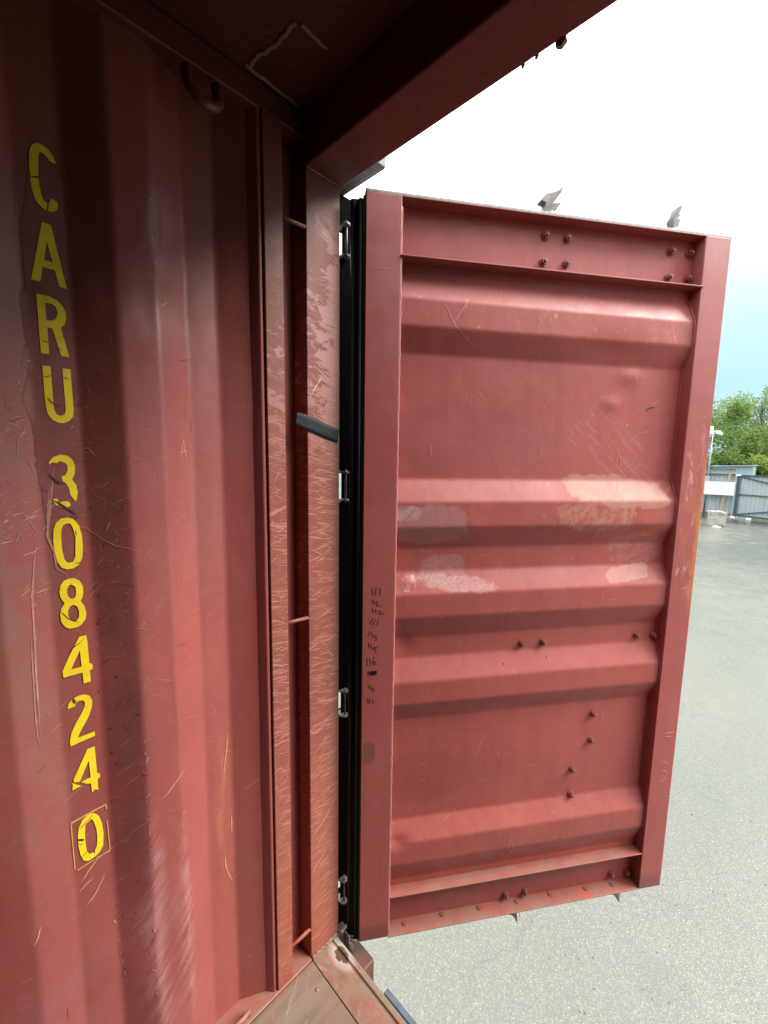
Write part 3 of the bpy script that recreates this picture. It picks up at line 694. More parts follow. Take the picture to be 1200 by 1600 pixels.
# hinges
for h in HZ:
    hb = bpy.data.objects.new('hinge', None); COL.objects.link(hb); hb.parent = con; hb.empty_display_size = .02
    for dz in (-.046, .038): m = MB(); m.prism([(-.045, .042), (-.012, .042), (-.004, .05), (-.004, .06), (-.012, .068), (-.045, .068)], h + dz, h + dz + .006, 'z'); m.obj('hinge_lug', M_STEEL, hb, .001)
    m = MB(); m.tube([(-.014, .056, h - .050), (-.014, .056, h + .050)], .0028, 10); m.obj('hinge_pin', M_STEEL, hb)

fo = bpy.data.objects.new('foot_hinge', None); COL.objects.link(fo); fo.parent = con
m = MB(); m.box(.036, .046, -.004, .030, -.058, .014); m.box(.046, .070, .006, .012, -.02, .012); m.obj('hinge_blade', M_STEEL, fo, .002)
m = MB(); m.tube([(.066, .018, -.056), (.066, .018, -.012)], .011, 12, .009); m.tube([(.058, .012, -.01), (.085, .03, -.008)], .006, 8); m.obj('hinge_stub', M_STEEL, fo)
# ------------------------------------------------------------------ the open door (local x from hinge to free edge, y outwards)
DW, DB, DT = 1.136, -.010, 2.247
S1, S2 = .0973, 1.0436
door = bpy.data.objects.new('door', None); COL.objects.link(door); door.parent = con
door.location = (.0925, .0301, 0); door.rotation_euler = (0, 0, R(90 - 35.2334)); door['label'] = 'left door leaf standing open, inner face with five pressed ribs'
box('hinge_stile', (0, S1, 0, .05, DB, DT), M_STILE, door, .003)
box('lock_stile', (S2, DW, 0, .05, DB - .004, DT), M_STILE, door, .003)
RIBS = [(2.065, 1.998, 1.925, 1.857), (1.499, 1.433, 1.358, 1.289), (1.218, 1.152, 1.080, 1.006), (.941, .871, .800, .733), (.380, .315, .240, .158)]
def panel_y(z):
    for a, b, c, d in RIBS:
        if a >= z >= b: return .040 - .030 * (a - z) / (a - b)
        if b >= z >= c: return .010
        if c >= z >= d: return .010 + .030 * (c - z) / (c - d)
    return .040
def panel_s(z): return sum(panel_y(z + d) for d in (-.004, -.002, 0, .002, .004)) / 5
DD = [(.796, 1.741, .028, .022, -.004), (.858, 1.827, .040, .026, -.005), (.145, 1.19, .018, .018, -.007), (.13, .985, .03, .03, .006), (.125, .318, .03, .018, .009), (.5, 1.65, .35, .12, .004), (.55, .55, .3, .1, -.003), (.75, 1.9, .09, .04, .004)]
def py(x, z):
    y = panel_s(z)
    for a, b, ra, rb, d in DD: y += d * math.exp(-((x - a) / ra) ** 2 - ((z - b) / rb) ** 2)
    return y + .0011 * mnoise.noise(Vector((x * 5, z * 6, 4)))
zs = []
z = .10
while z < 2.11: zs.append(z); z += .0042
xs = frange(.09, 1.047, 70)
m = MB(); n = len(zs)
m.add([(x, py(x, z), z) for x in xs for z in zs], [(i * n + j, (i + 1) * n + j, (i + 1) * n + j + 1, i * n + j + 1) for i in range(70) for j in range(n - 1)], True)
panel = m.obj('door_panel', M_DOOR, door)
m = MB(); m.box(S1 - .002, S2 + .002, .042, .049, 2.10, 2.244); m.obj('channel_web', M_DOOR, door, .001)
o = box('channel_flange', (S1 - .001, S2 + .006, -.004, .0495, 2.0965, 2.1005), M_RED, door, .001)
box('channel_flange', (S1 - .001, S2 + .001, .0005, .0495, 2.2435, 2.2468), M_RED, door, .001)
box('bottom_ledge', (S1 - .001, S2 + .001, .0005, .0495, .131, .135), M_DUST, door, .001)
box('channel_web', (S1 - .002, S2 + .002, .0485, .0535, -.012, .1325), M_RED, door, .001)
o = box('bottom_flange', (S1 - .001, S2 + .001, .0005, .0495, -.0145, -.0105), M_DUST, door, .001)
# weld beads along the panel edge
m = MB(); m.tube([(S2 - .001 + .001 * math.sin(i * 1.9), py(S2, .14 + i * .013) - .002 + .001 * math.sin(i * 2.7), .14 + i * .013) for i in range(150)], .0028, 6); m.obj('weld_seam', M_DOOR, door)
m = MB(); m.tube([(S1 + .0005 + .0006 * math.sin(i * 1.9), .003 + .0006 * math.sin(i * 2.3), i * .015) for i in range(149)], .0022, 6); m.obj('weld_seam', M_SCR, door)
# bolts
def bolt_mesh():
    m = MB()
    def ringz(r, y0, y1, n, r2=None): m.tube([(0, y0, 0), (0, y1, 0)], r, n, r2, smooth=n > 8)
    ringz(.0125, .001, -.003, 16); ringz(.0098, -.003, -.0115, 6); ringz(.0058, -.0115, -.017, 10, .0045)
    return m.mesh('bolt')
bme = bolt_mesh(); bme.materials.append(M_BOLT)
B0 = bpy.data.objects.new('bolt', bme); COL.objects.link(B0); B0.parent = door
spots = [(.534, .042, 2.2105), (.6055, .042, 2.2105), (.533, .042, 2.139), (.6065, .042, 2.1405), (.961, .042, 2.209), (1.028, .042, 2.209), (.9605, .042, 2.133), (1.029, .042, 2.136),
         (.536, .040, .962), (.612, .040, .962), (.9658, .040, .9627), (1.030, .040, .962), (.8215, .040, .685), (.821, .040, .587), (.7565, .040, .483), (.759, .040, .385),
         (.5345, .0485, .0085), (.6105, .0485, .0085), (.9627, .0485, .0165), (1.027, .0485, .0145)]
for i, (x, y, z) in enumerate(spots):
    b = B0 if i == 0 else B0.copy()
    if i: COL.objects.link(b); b.parent = door
    b.location = (x, y if abs(y - .040) > 1e-6 else py(x, z), z); b.rotation_euler = (random.uniform(-.12, .12), random.uniform(0, 3), random.uniform(-.12, .12))
rm = MB(); rm.tube([(0, 0, -.001), (0, 0, .003)], .009, 12, .007); rme = rm.mesh('flange_screw'); rme.materials.append(M_BOLT)
for i, (x, y) in enumerate(((.1586, .030), (.2954, .036), (.431, .035), (.5735, .033), (.706, .036), (.8467, .034), (.955, .03))):
    b = bpy.data.objects.new('flange_screw', rme); COL.objects.link(b); b.parent = door; b.location = (x, y, -.0103)
# seals
m = MB()
m.box(-.006, -.0004, .004, .047, DB, DT - .01); m.box(-.030, -.006, .024, .032, DB, DT - .01)
m.tube([(-.030, .028, DB), (-.030, .028, DT - .012)], .0075, 10); m.tube([(-.012, .012, DB + .004), (-.012, .012, DT - .016)], .006, 10)
m.obj('door_seal', M_RUB, door)
m = MB(); m.box(DW + .0004, DW + .005, .016, .046, DB, DT - .004); m.box(DW + .005, DW + .012, .026, .032, DB, DT - .004); m.obj('door_seal', M_RUBG, door, .001)
m = MB(); m.box(.0, DW + .004, .002, .046, DT + .0004, DT + .0075)
m.obj('edge_strip', M_EDGE, door, .001)
m = MB(); m.prism([(S2 + .005, DT + .0078), (DW + .004, DT + .0078), (1.10, DT + .018), (1.075, DT + .022)], .030, .048, 'y'); m.obj('door_seal', M_RUB, door)
m = MB(); m.box(.0, DW, .018, .046, DB - .012, DB - .0055); m.obj('door_seal', M_RUBG, door, .001)
for x, ln in ((.575, .05), (.592, .03), (.985, .055), (.935, .03)):
    m = MB(); m.tube([(x, .03, DB - .010), (x + .006, .028, DB - .010 - ln * .6), (x + .012, .030, DB - .010 - ln)], .002, 6, .0008); m.obj('seal_thread', M_RUB, door)
# lock rods with their cams on the outer face
cam1 = [(.5345, 2.3277), (.5509, 2.3482), (.587, 2.3605), (.609, 2.3782), (.6029, 2.3606), (.5836, 2.3343), (.5736, 2.326), (.6051, 2.3314), (.5905, 2.3118), (.5697, 2.2959), (.5453, 2.2967), (.5526, 2.3236)]
cam2 = [(1.0264, 2.3763), (1.0253, 2.3683), (1.016, 2.3467), (1.0189, 2.3391), (1.0122, 2.3289), (1.0222, 2.3284), (1.0144, 2.3001), (.9969, 2.2966), (.9918, 2.3267), (.9989, 2.3401), (1.0081, 2.3632)]
for x, c in ((.57, cam1), (1.003, cam2)):
    lr = bpy.data.objects.new('lock_rod', None); COL.objects.link(lr); lr.parent = door; lr.empty_display_size = .02
    m = MB(); m.tube([(x, .090, -.06), (x, .090, 2.302)], .0165, 14)
    ro = m.obj('rod', M_STEEL, lr)
    m = MB(); m.prism(c[::-1], .078, .104, 'y'); m.obj('lock_cam', M_STEEL, lr, .002)
    m = MB(); m.prism([(x - .022, -.055), (x + .024, -.06), (x + .020, -.10), (x + .035, -.125), (x + .040, -.165), (x + .018, -.128), (x - .006, -.115)], .078, .104, 'y'); m.obj('lock_cam', M_STEEL, lr, .002)
    for z in (.01, .72, 1.30, 2.17): m = MB(); m.box(x - .036, x + .046, .0545, .109, z - .03, z + .05); m.obj('rod_bracket', M_RED, lr, .004)
m = MB(); m.box(.62, .97, .06, .085, .66, .70); m.box(.62, .66, .0525, .09, .64, .72); m.obj('lock_handle', M_STEEL, door, .003)
m = MB(); vs = [(x, .0565 + (.030 if abs(((z - .1) % .28) - .14) < .07 else 0), z) for x in (.05, 1.10) for z in frange(0, 2.24, 112)]
# marker tally
pd = lambda x, z: (x, -.0006, z)
m = MB()
for s in DATA['M']:
    ribbon(m, [(a / 1e4, b / 1e4) for a, b in s], .0020, pd, .003, False)
m.obj('marker_tally', M_INK, door, kind='stuff')
# scratches on the door
m1, m2, m3 = MB(), MB(), MB()
pd2 = lambda x, z: (x, py(x, z) - .0011, z)
for _ in range(60):
    x, z = random.gauss(.84, .13), random.gauss(1.60, .14)
    if .12 < x < 1.03 and .16 < z < 2.05: ribbon(random.choice((m1, m1, m3)), curl(x, z, random.gauss(.75, .25), random.uniform(.008, .07), .12), random.uniform(.0006, .0014), pd2)
for _ in range(130):
    x, z = random.uniform(.12, 1.03), random.uniform(.17, 2.05)
    ribbon(random.choice((m1, m1, m2, m3)), curl(x, z, random.uniform(0, 6), random.uniform(.005, .045), .35), random.uniform(.0005, .0013), pd2)
for a in ([(.22, 2.0), (.26, 1.93), (.33, 1.88)], [(.30, 2.01), (.27, 1.965), (.255, 1.94)], [(.35, 1.76), (.37, 1.735)], [(.42, .65), (.40, .60), (.385, .555)], [(.86, .70), (.862, .64)]): ribbon(m2, a, .0012, pd2)
for x, z, a, ln in ((.52, .275, -1.7, .05), (.53, .27, -1.5, .06), (.54, .25, -1.75, .05), (.84, 1.60, -1.7, .05), (.845, 1.58, -1.4, .04)): ribbon(m3, curl(x, z, a, ln, .1), .0022, pd2)
for x0, z, a, ln in ((1.09, 1.855, 0.05, .03), (1.06, 1.86, .1, .02), (1.10, 1.70, .7, .05), (.02, 2.06, .05, .06), (.03, 1.12, 0, .03)): ribbon(m1 if x0 < .5 else m3, curl(x0, z, a, ln, .1), .0013, pd)
for z, ln in ((1.135, .028), (.61, .04), (.595, .03), (.50, .03), (.465, .035), (.42, .03)): ribbon(m2, curl(DW - .05, z, random.uniform(-.3, .35), ln, .35), .0024, pd)
for pts in ([(1.085, 1.66), (1.10, 1.685), (1.115, 1.67), (1.113, 1.60), (1.108, 1.545), (1.08, 1.515), (1.06, 1.505)], [(1.07, 1.30), (1.085, 1.33), (1.10, 1.32), (1.098, 1.27), (1.08, 1.24)], [(1.075, 1.25), (1.095, 1.25), (1.105, 1.21), (1.09, 1.185), (1.072, 1.20), (1.075, 1.25)]):
    ribbon(m1, pts, .0016, pd)
m4 = MB()
ribbon(m4, [(.925, 1.722), (.932, 1.732), (.955, 1.737)], .0042, pd2, .003)
for x, z in ((.30, 1.06), (.47, .90), (.62, .91), (.55, 1.35), (.72, 1.07), (.36, .30)): ribbon(m4, curl(x, z, random.uniform(0, 3), random.uniform(.004, .012), .4, 3), .0018, pd2, .002)
for mm, mt in ((m1, M_SCR), (m2, M_SCR_L), (m3, M_SCR_Y), (m4, M_SCR_D)): o = mm.obj('scratches', mt, door); o['kind'] = 'stuff'

# unseen right leaf, added shut to keep light off the inward wall slopes
d2 = bpy.data.objects.new('door', None); COL.objects.link(d2); d2.parent = con
d2.location = (CW - .024, .0145, 0); d2.scale = (-1, 1, 1); d2['label'] = 'unseen right door leaf, added shut to block light'
for ch in list(door.children):
    if ch.type == 'MESH' and ch.name.split('.')[0] in ('hinge_stile', 'lock_stile', 'door_panel', 'channel_web', 'channel_flange', 'bottom_ledge', 'bottom_flange', 'bolt'):
        c = ch.copy(); COL.objects.link(c); c.parent = d2
# ------------------------------------------------------------------ duct tape on the post
top = [(-.1415, 1.6725), (-.1335, 1.6720), (-.1185, 1.6700), (-.1120, 1.6685), (-.1040, 1.6655), (-.075, 1.6575), (-.045, 1.6480), (-.018, 1.6405), (-.0035, 1.6358)]
bot = [(-.1475, 1.6405), (-.1390, 1.6380), (-.1205, 1.6310), (-.1120, 1.6285), (-.1050, 1.6270), (-.080, 1.6190), (-.052, 1.6110), (-.026, 1.6040), (-.0095, 1.5995)]
def fine(P, k=5):
    tup = lambda a, b, t: tuple(u + (v - u) * t for u, v in zip(a, b))
    return [tup(a, b, i / k) for a, b in zip(P, P[1:]) for i in range(k)] + [P[-1]]
top, bot = fine(top), fine(bot)
m = MB(); xs_ = [.0235, .0245, .0262, .0266, .0268, .0266, .0268, .0266, .0263]
xs_ = [x[0] for x in fine([(x,) for x in xs_])]
N = len(top)
vs = []
for lift in (0, .0009):
    for x, a, b in zip(xs_, top, bot):
        for k in range(5):
            t = k / 4; w_ = .0011 * max(0, mnoise.noise(Vector((a[0] * 260, t * 3, 4)))) + .0006 * max(0, mnoise.noise(Vector((a[0] * 90 + t * 6, t * 8, 9))))
            vs.append((x + lift + w_, a[0] + (b[0] - a[0]) * t, a[1] + (b[1] - a[1]) * t + .0008 * mnoise.noise(Vector((a[0] * 200, t * 9, 0)))))
q = 5 * N
fs = [(i * 5 + k, (i + 1) * 5 + k, (i + 1) * 5 + k + 1, i * 5 + k + 1) for i in range(N - 1) for k in range(4)]
fs += [tuple(q + i for i in f[::-1]) for f in fs]
rim = [i * 5 for i in range(N)] + [(N - 1) * 5 + k for k in range(1, 5)] + [i * 5 + 4 for i in range(N - 2, -1, -1)] + [k for k in range(3, 0, -1)]
fs += [(rim[i], rim[(i + 1) % len(rim)], q + rim[(i + 1) % len(rim)], q + rim[i]) for i in range(len(rim))]
m.add(vs, fs, True)
tag(m.obj('tape_strip', M_TAPE), 'short dark green-grey strip of tape stuck slantwise on the scuffed door post', 'tape')

# ------------------------------------------------------------------ trailer the container stands on
tr = thing('trailer', 'dark blue-grey steel bumper of the trailer just below the container sill', 'trailer', (0, 0, GZ))
def tb(name, b, mat, bev=.004):
    x0, x1, y0, y1, z0, z1 = b
    return box(name, (x0, x1, y0, y1, z0 - GZ, z1 - GZ), mat, tr, bev)
m = MB(); m.prism([(.2365, -.5), (.2585, -.5), (.2585, -.62), (.16, -.62), (.16, -.612), (.2365, -.612)], .0137, CW - .0137, 'x')
m.v = [(x, y, z - GZ) for x, y, z in m.v]
m.obj('bumper', M_BLUE, tr, .003)
for x in (.62, 1.72):
    tb('bumper_bracket', (x - .05, x + .05, .02, .1595, -.62, -.44), M_BLACKM)
    tb('frame_rail', (x - .06, x + .06, -5.9, .02, -.46, -.192), M_BLACKM)
for y in (-.06, -2.9, -5.85):
    tb('cross_beam', (-.05, CW + .05, y - .06, y + .06, -.1915, -.151), M_BLACKM)
tyre = MB()
for r, x in ((.30, 0), (.48, .0), (.5, .03), (.5, .25), (.48, .28), (.30, .28)): pass
for y in (-1.6, -2.95):
    for x in (.05, 2.01):
        wob = bpy.data.objects.new('wheel', None); COL.objects.link(wob); wob.parent = tr; wob.location = (x, y, .5)
        m = MB(); m.tube([(0, 0, 0), (.02, 0, 0), (.26, 0, 0), (.28, 0, 0)], .5, 28); m.obj('tyre', M_RUB, wob, .02)
        m = MB(); m.tube([(-.012, 0, 0), (.292, 0, 0)], .27, 24); m.obj('rim', M_STEEL, wob, .01)
    m = MB(); m.tube([(.1, y, .5), (2.2, y, .5)], .06, 12); m.obj('axle', M_BLACKM, tr)
for x in (.35, 1.99): tb('landing_leg', (x - .07, x + .07, -5.2, -5.06, GZ, -.4), M_BLACKM)

# ------------------------------------------------------------------ yard beyond
def sheet_mat(name, a, b):
    q = Nodes(name)
    col = q.mix(q.mr(q.noise(1.5, 4), .35, .7), a, b)
    st = q.noise(1, 4, .6, q.map((9, 9, .5)))
    return q.done(q.mix(q.mr(st, .5, .75, 0, .35), col, tuple(x * .7 for x in a)), .42, None, .1)
M_FENCE = sheet_mat('grey_profiled_sheet', (.40, .435, .44), (.45, .48, .48))
M_FRAME = simple('slate_grey_gate_frame', (.060, .085, .10), .45, c2=(.045, .065, .08), nscale=4)
M_WHITE = simple('white_board', (.80, .80, .80), .5, c2=(.74, .74, .73), nscale=3, bump=.02)
M_CONC = simple('pale_rough_concrete', (.42, .39, .33), .85, c2=(.33, .30, .25), nscale=5, bump=.8, dist=.01)
M_WOOD = simple('raw_yellow_timber', (.48, .34, .14), .7, c2=(.40, .27, .11), nscale=8)
M_PIPE = simple('grey_pole_steel', (.28, .28, .28), .45, .3, nscale=6)
M_TARP = simple('black_plastic_scrap', (.018, .018, .02), .35, nscale=6)
def corr(m, A, Bp, z0, z1, pitch=.19, depth=.035):
    A, Bp = Vector(A), Vector(Bp); L = (Bp - A).length; d = (Bp - A) / L; nn = Vector((-d.y, d.x))
    k = int(L / pitch); P = []
    for i in range(k):
        for t, h in ((0, 0), (.34, 0), (.46, 1), (.86, 1), (.98, 0)): P.append(((i + t) * pitch, h * depth))
    P.append((L, 0))
    vs = []
    for s, h in P:
        p = A + d * s + nn * h
        vs += [(p.x, p.y, z0), (p.x, p.y, z1)]
    m.add(vs, [(2 * i, 2 * i + 2, 2 * i + 3, 2 * i + 1) for i in range(len(P) - 1)])
def bar(m, A, Bp, w, t):
    """square bar between two points"""
    A, Bp = Vector(A), Vector(Bp); d = (Bp - A).normalized(); up = Vector((0, 0, 1)) if abs(d.z) < .95 else Vector((1, 0, 0))
    s = d.cross(up).normalized(); u = s.cross(d)
    vs = [p + s * (t / 2 * i) + u * (w / 2 * j) for p in (A, Bp) for i, j in ((-1, -1), (1, -1), (1, 1), (-1, 1))]
    m.add(vs, [(0, 1, 2, 3), (7, 6, 5, 4), (0, 4, 5, 1), (1, 5, 6, 2), (2, 6, 7, 3), (3, 7, 4, 0)])
fe = thing('fence', 'grey profiled sheet fence panel behind the white board, left of the gate', 'fence', (-1.3, 27.55, GZ))
def rel(o, root):
    o.parent = root; o.matrix_parent_inverse = Matrix.Translation(-Vector(root.location)); return o
m = MB(); corr(m, (-5.3, 27.12), (-1.30, 27.55), GZ + .12, 1.345); rel(m.obj('sheet', M_FENCE), fe)
for z in (1.30, 1.02, -1.06):
    m = MB(); bar(m, (-5.3, 27.06, z), (-1.30, 27.49, z), .06, .05); rel(m.obj('rail', M_FRAME), fe)
for x in (-5.3, -3.3):
    m = MB(); bar(m, (x, 27.16 + (x + 5.3) * .1075, GZ), (x, 27.16 + (x + 5.3) * .1075, 1.36), .1, .1); rel(m.obj('post', M_FRAME), fe)
gt = thing('gate', 'grey metal yard gate with profiled sheeting and slanting braces', 'gate', (-1.2, 27.5, GZ))
GA, GB = Vector((-1.17, 27.46)), Vector((2.83, 25.47))
gd = (GB - GA).normalized()
def gp(s, z, o=-.035): p = GA + gd * s; return (p.x + gd.y * -o * -1, p.y - gd.x * -o * -1 if False else p.y + o, z)
m = MB(); corr(m, GA, GB, GZ + .14, 1.0, .19, .03); rel(m.obj('sheet', M_FENCE), gt)
L = (GB - GA).length
for z in (.985, .02, -1.06):
    m = MB(); bar(m, gp(0, z), gp(L, z), .075 if z != .02 else .045, .05); rel(m.obj('rail', M_FRAME), gt)
for a, b in (((.1, .93), (L, -.05)), ((.1, -1.0), (L, -.1))):
    m = MB(); bar(m, gp(a[0], a[1], -.042), gp(b[0], b[1], -.042), .05, .04); rel(m.obj('brace', M_FRAME), gt)
for s, w in ((0, .13), (L, .1)):
    m = MB(); bar(m, gp(s, GZ + .06, -.03), gp(s, 1.04, -.03), w, w); rel(m.obj('post', M_FRAME), gt)
for s, z in ((-.05, .99),):
    p = gp(s, z, -.12); m = MB(); m.box(p[0] - .11, p[0] + .09, p[1] - .04, p[1] + .04, z - .03, z + .05); rel(m.obj('hinge_block', M_WHITE, None, .006), gt)
for s in (-.1, .62):
    p = gp(s, 0, -.1); m = MB(); m.box(p[0] - .1, p[0] + .1, p[1] - .05, p[1] + .05, GZ + .0005, GZ + .13); rel(m.obj('stop_block', M_WHITE, None, .02), gt)
m = MB(); m.box(-2.50, -1.26, -.012, .012, -.05, .64)
sg = m.obj('white_board', M_WHITE, None, .003); sg.location = (0, 27.36, 0); sg.matrix_world = Matrix.Translation((-1.88, 27.20, 0)) @ Matrix.Rotation(R(6), 4, 'Z') @ Matrix.Translation((1.88, 0, 0))
tag(sg, 'blank white board hung on the grey fence beside the gate', 'board')
# concrete block
bm = bmesh.new(); bmesh.ops.create_cube(bm, size=1); bmesh.ops.subdivide_edges(bm, edges=bm.edges, cuts=9, use_grid_fill=True)
for v in bm.verts:
    v.co.x *= .62; v.co.y *= .55; v.co.z *= .66
    v.co += mnoise.noise_vector(v.co * 4.1) * .05 + mnoise.noise_vector(v.co * 13) * .018
    if v.co.z > .2 and v.co.x > .15: v.co.z -= (v.co.x - .15) * .3
    v.co.z = max(v.co.z, -.33)
me = bpy.data.meshes.new('concrete_block'); bm.to_mesh(me); bm.free()
for p in me.polygons: p.use_smooth = False
cb = link('concrete_block', me, M_CONC); cb.location = (-1.47, 23.55, GZ + .333); cb.rotation_euler = (0, 0, R(14))
tag(cb, 'rough pale concrete block on the asphalt below the white board', 'concrete block')
m = MB(); bar(m, (-1.78, 27.30, GZ + .03), (-1.52, 27.40, 1.12), .09, .03)
tag(m.obj('timber_prop', M_WOOD), 'yellowish timber batten leaning on the grey fence behind the white board', 'timber batten')
# crumpled black plastic at the gate foot and a white rag by the block
def crumple(name, cx, cy, rx, ry, h, mat, label, cat, seed):
    n = 26; m = MB(); vs = []
    for i in range(n + 1):
        for j in range(n + 1):
            u, v = i / n * 2 - 1, j / n * 2 - 1; d = max(0, 1 - (u * u + v * v))
            vs.append((cx + u * rx, cy + v * ry, GZ + .004 + h * math.sqrt(d) * (.35 + .65 * abs(mnoise.noise(Vector((u * 3, v * 3, seed))) * 2))))
    m.add(vs, [(i * (n + 1) + j, (i + 1) * (n + 1) + j, (i + 1) * (n + 1) + j + 1, i * (n + 1) + j + 1) for i in range(n) for j in range(n)])
    return tag(m.obj(name, mat), label, cat)
crumple('plastic_sheet', -1.0, 25.4, .48, .3, .16, M_TARP, 'crumpled black plastic scrap lying at the foot of the gate', 'plastic scrap', 3)
crumple('white_rag', -1.40, 23.05, .16, .10, .05, M_WHITE, 'small white rag on the asphalt in front of the concrete block', 'rag', 8)
# camera mast
cm = thing('camera_mast', 'thin grey mast with white surveillance cameras beside the steel fence', 'camera mast', (-2.42, 27.25, GZ))
m = MB(); m.tube([(0, 0, 0), (0, 0, 4.5)], .045, 10); m.obj('pole', M_PIPE, cm)
box('control_box', (-.24, .02, -.12, .10, 4.2, 4.75), M_WHITE, cm, .02)
m = MB(); m.tube([(0, 0, 4.48), (.34, -.1, 4.46)], .04, 8); m.obj('arm', M_WHITE, cm)
for x0, a in ((.20, .5), (-.12, -.7)):
    m = MB(); m.tube([(x0, -.12, 4.42), (x0 + .26 * math.cos(a), -.30, 4.36 - .04)], .075, 12); m.obj('surveillance_camera', M_WHITE, cm)
for z in (1.85, 1.35): box('control_box', (-.20, .10, -.1, .0, z, z + .3), simple('mast_box_%d' % z, (.5, .5, .48), .5), cm, .01)
# shed roofed in pale sheet behind the fence
SHX = -.82
sh = thing('shed', 'low pale blue-grey shed standing behind the fence and below the trees', 'shed', (-2.0, 30.4, GZ))
M_SHED = sheet_mat('pale_blue_sheet', (.30, .38, .42), (.34, .42, .46))
m = MB(); corr(m, (-2.6, 30.35), (SHX, 30.35), GZ, 1.47, .3, .02); corr(m, (SHX, 30.35), (SHX, 33), GZ, 1.47, .3, .02); corr(m, (-2.6, 33), (-2.6, 30.35), GZ, 1.47, .3, .02); rel(m.obj('shed_wall', M_SHED), sh)
m = MB(); m.prism([(-2.7, 1.40), (SHX + .06, 1.475), (SHX + .06, 1.515), (-2.7, 1.44)], 30.2, 33.1, 'y'); rel(m.obj('shed_roof', M_SHED, None, .01), sh)

# ------------------------------------------------------------------ trees
def leaf_mat(name, a, b):
    q = Nodes(name)
    oi = q.n('ShaderNodeObjectInfo')
    col = q.mix(q.mr(q.noise(1.1, 4, .6), .36, .64), a, b)
    col = q.mix(q.mr(q.noise(9, 2), .35, .7, 0, .5), col, tuple(x * .6 for x in a))
    mt = q.done(col, .55, spec=.3)
    tl = q.n('ShaderNodeBsdfTranslucent'); q.l(col, tl.inputs[0])
    mxs = q.n('ShaderNodeMixShader'); mxs.inputs[0].default_value = .5
    q.l(q.b.outputs[0], mxs.inputs[1]); q.l(tl.outputs[0], mxs.inputs[2]); q.l(mxs.outputs[0], q.o.inputs[0])
    return mt
LEAF = [leaf_mat('light_green_leaves', (.155, .245, .055), (.21, .29, .072)), leaf_mat('mid_green_leaves', (.115, .20, .05), (.165, .25, .064)), leaf_mat('yellow_green_leaves', (.225, .315, .062), (.27, .34, .078))]
M_BARK = simple('grey_brown_bark', (.27, .25, .22), .85, nscale=9, bump=.6, dist=.01)
def tree(x, y, h, rx, leaf, n, label, size=.15, crown_lo=.15, sparse=False, name='broadleaf_tree', cat='tree', group='trees behind the yard fence'):
    h *= .93
    t = thing(name, label, cat, (x, y, GZ), 0, group)
    rnd = random.Random(int(x * 100 + y * 7))
    tm = MB()
    tm.tube([(rnd.uniform(-.05, .05) * i, rnd.uniform(-.05, .05) * i, h * .82 * i / 6) for i in range(7)], .05 * h / 2.2, 8, .03)
    clumps = []
    nb = 16 if not sparse else 22
    for i in range(nb):
        z = h * (crown_lo + (1 - crown_lo) * (i + .5) / nb); a = rnd.uniform(0, 6.28)
        prof = math.sin(math.pi * min(.97, ((z / h - crown_lo) / (1 - crown_lo)) * .82 + .16))
        rr = rx * prof * rnd.uniform(.45, 1.0)
        tip = (rr * math.cos(a), rr * math.sin(a), z + rnd.uniform(0, .1) * h)
        s = (0, 0, max(.1, z - .12 * h)); mid = tuple((p + q) / 2 + rnd.uniform(-.12, .12) for p, q in zip(s, tip))
        tm.tube([s, mid, tip], .028 * h / 4, 5, .008)
        for _ in range(3 if not sparse else 1):
            clumps.append((Vector(tip) + Vector((rnd.gauss(0, .3), rnd.gauss(0, .3), rnd.gauss(0, .22))) * rx * .55, rnd.uniform(.28, .55) * rx * (.5 if sparse else .8)))
    tm.obj('trunk', M_BARK, t)
    lm = MB()
    for _ in range(int(n * 1.6)):
        c, r = rnd.choice(clumps)
        v = Vector((rnd.gauss(0, 1), rnd.gauss(0, 1), rnd.gauss(0, .8))).normalized() * r * rnd.uniform(.35, 1.0) ** .6
        p = c + v
        if p.z < .05: continue
        d = (v.normalized() + Vector((rnd.gauss(0, .6), rnd.gauss(0, .6), rnd.gauss(-.1, .5)))).normalized()
        sd_ = d.cross(Vector((rnd.gauss(0, 1), rnd.gauss(0, 1), rnd.gauss(0, 1)))).normalized()
        L_ = size * rnd.uniform(.6, 1.3); w = L_ * .32
        k = len(lm.v)
        lm.v += [tuple(p), tuple(p + d * L_ * .5 + sd_ * w), tuple(p + d * L_), tuple(p + d * L_ * .5 - sd_ * w)]
        lm.f.append((k, k + 1, k + 2, k + 3)); lm.sm.append(False)
    me = bpy.data.meshes.new('crown'); me.from_pydata(lm.v, [], lm.f)
    link('crown', me, leaf, t)
    return t
tree(-4.3, 35.5, 6.6, 2.3, LEAF[1], 5200, 'mid green bushy tree right behind the camera mast')
tree(-2.55, 38.4, 7.0, 1.7, LEAF[0], 5200, 'light green tree with the pointed crown above the white board')
tree(-1.15, 36.2, 4.9, 1.7, LEAF[0], 5000, 'rounded light green tree above the shed roof')
tree(.55, 39.5, 8.6, 2.2, LEAF[1], 5600, 'tall mid green tree rising over the gate at the right')
tree(-1.35, 41.5, 8.3, 1.3, LEAF[0], 520, 'half bare tree with thin grey branches showing against the sky', .15, .45, True)
tree(2.9, 37.5, 6.9, 2.3, LEAF[0], 4600, 'broad light green tree behind the far end of the gate')
tree(-7.4, 37.0, 7.2, 2.5, LEAF[1], 4200, 'dark leafy tree farthest left behind the fence')
tree(-10.8, 38.0, 6.8, 2.6, LEAF[0], 3200, 'pale leafy tree far left beyond the fence end')
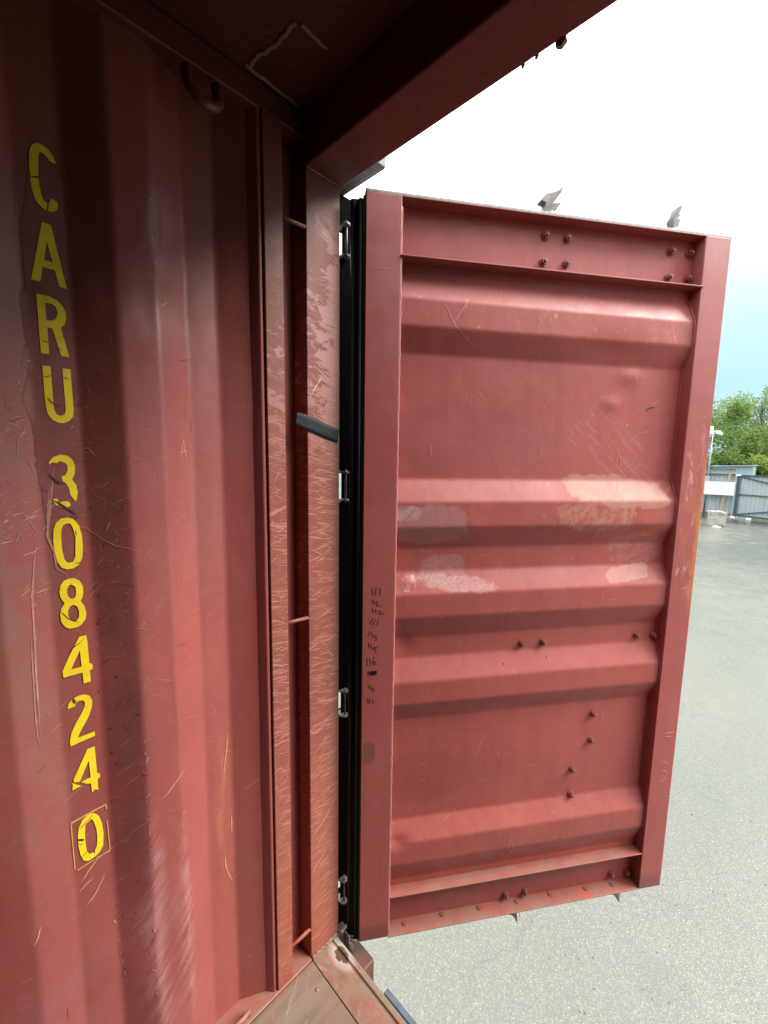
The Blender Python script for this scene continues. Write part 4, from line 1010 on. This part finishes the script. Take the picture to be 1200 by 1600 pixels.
for x, y, h, r, l, lb in ((.25, 33.6, 3.0, 1.35, 2, 'yellow-green bush behind the gate'), (-.75, 34.0, 3.2, 1.1, 2, 'yellow-green bush right of the shed roof'), (-2.3, 34.2, 3.6, 1.3, 0, 'leafy green bush behind the shed'), (2.3, 33.0, 3.2, 1.5, 2, 'wide yellow-green bush behind the gate end'), (-3.9, 33.4, 3.4, 1.3, 1, 'green bush behind the fence beside the mast')):
    tree(x, y, h, r, LEAF[l], 3200, lb, .15, .08, name='bush', cat='bush', group='bushes behind the yard fence')
tree(-3.4, 46.0, 8.6, 2.8, LEAF[0], 5200, 'light green tree farther back between the mast and the pointed tree')
tree(-.6, 47.0, 8.6, 2.6, LEAF[0], 5200, 'light green tree farther back behind the half bare tree')
# overhead line
pl_ = thing('power_line', 'thin overhead cable strung above the trees across the pale sky', 'power line', (0, 50, GZ))
m = MB(); m.tube([(-26 + 2 * i, 49.6 + .0085 * (2 * i - 26), 7.42 + .035 * (i - 13) + .0035 * (i - 13) ** 2 - 0.02) for i in range(27)], .022, 6); o = m.obj('cable', M_RUB); rel(o, pl_)
for x, z in ((-26, 8.0), (26, 8.5)):
    m = MB(); m.tube([(x, 49.7, GZ), (x, 49.7, z + .4)], .12, 8, .09); rel(m.obj('pole', M_BARK), pl_)
for o in (x for x in pl_.children if x.name.startswith('cable')):
    for v in o.data.vertices: v.co.z -= .0
# loose grit on the asphalt near the door
m = MB(); rnd = random.Random(5)
for _ in range(500):
    d = rnd.uniform(.3, 1) ** 1.5 * 9; a = R(rnd.uniform(-48, 25))
    x, y = .8 + math.sin(a) * d, -.2 + math.cos(a) * d
    if y < .35: continue
    r = rnd.uniform(.003, .0085) * (1.5 if rnd.random() < .06 else 1)
    tp = [(x + r * 1.2 * math.cos(k * 2.1 + x * 50) * rnd.uniform(.7, 1.2), y + r * math.sin(k * 2.1 + x * 50) * rnd.uniform(.7, 1.2), GZ - .001) for k in range(3)]
    k = len(m.v); m.v += tp + [(x, y, GZ + r * .9)]; m.f += [(k, k + 1, k + 3), (k + 1, k + 2, k + 3), (k + 2, k, k + 3)]; m.sm += [False] * 3
gr = m.obj('loose_grit', simple('pale_grit', (.22, .22, .19), .7, c2=(.10, .10, .09), nscale=40)); gr['kind'] = 'stuff'
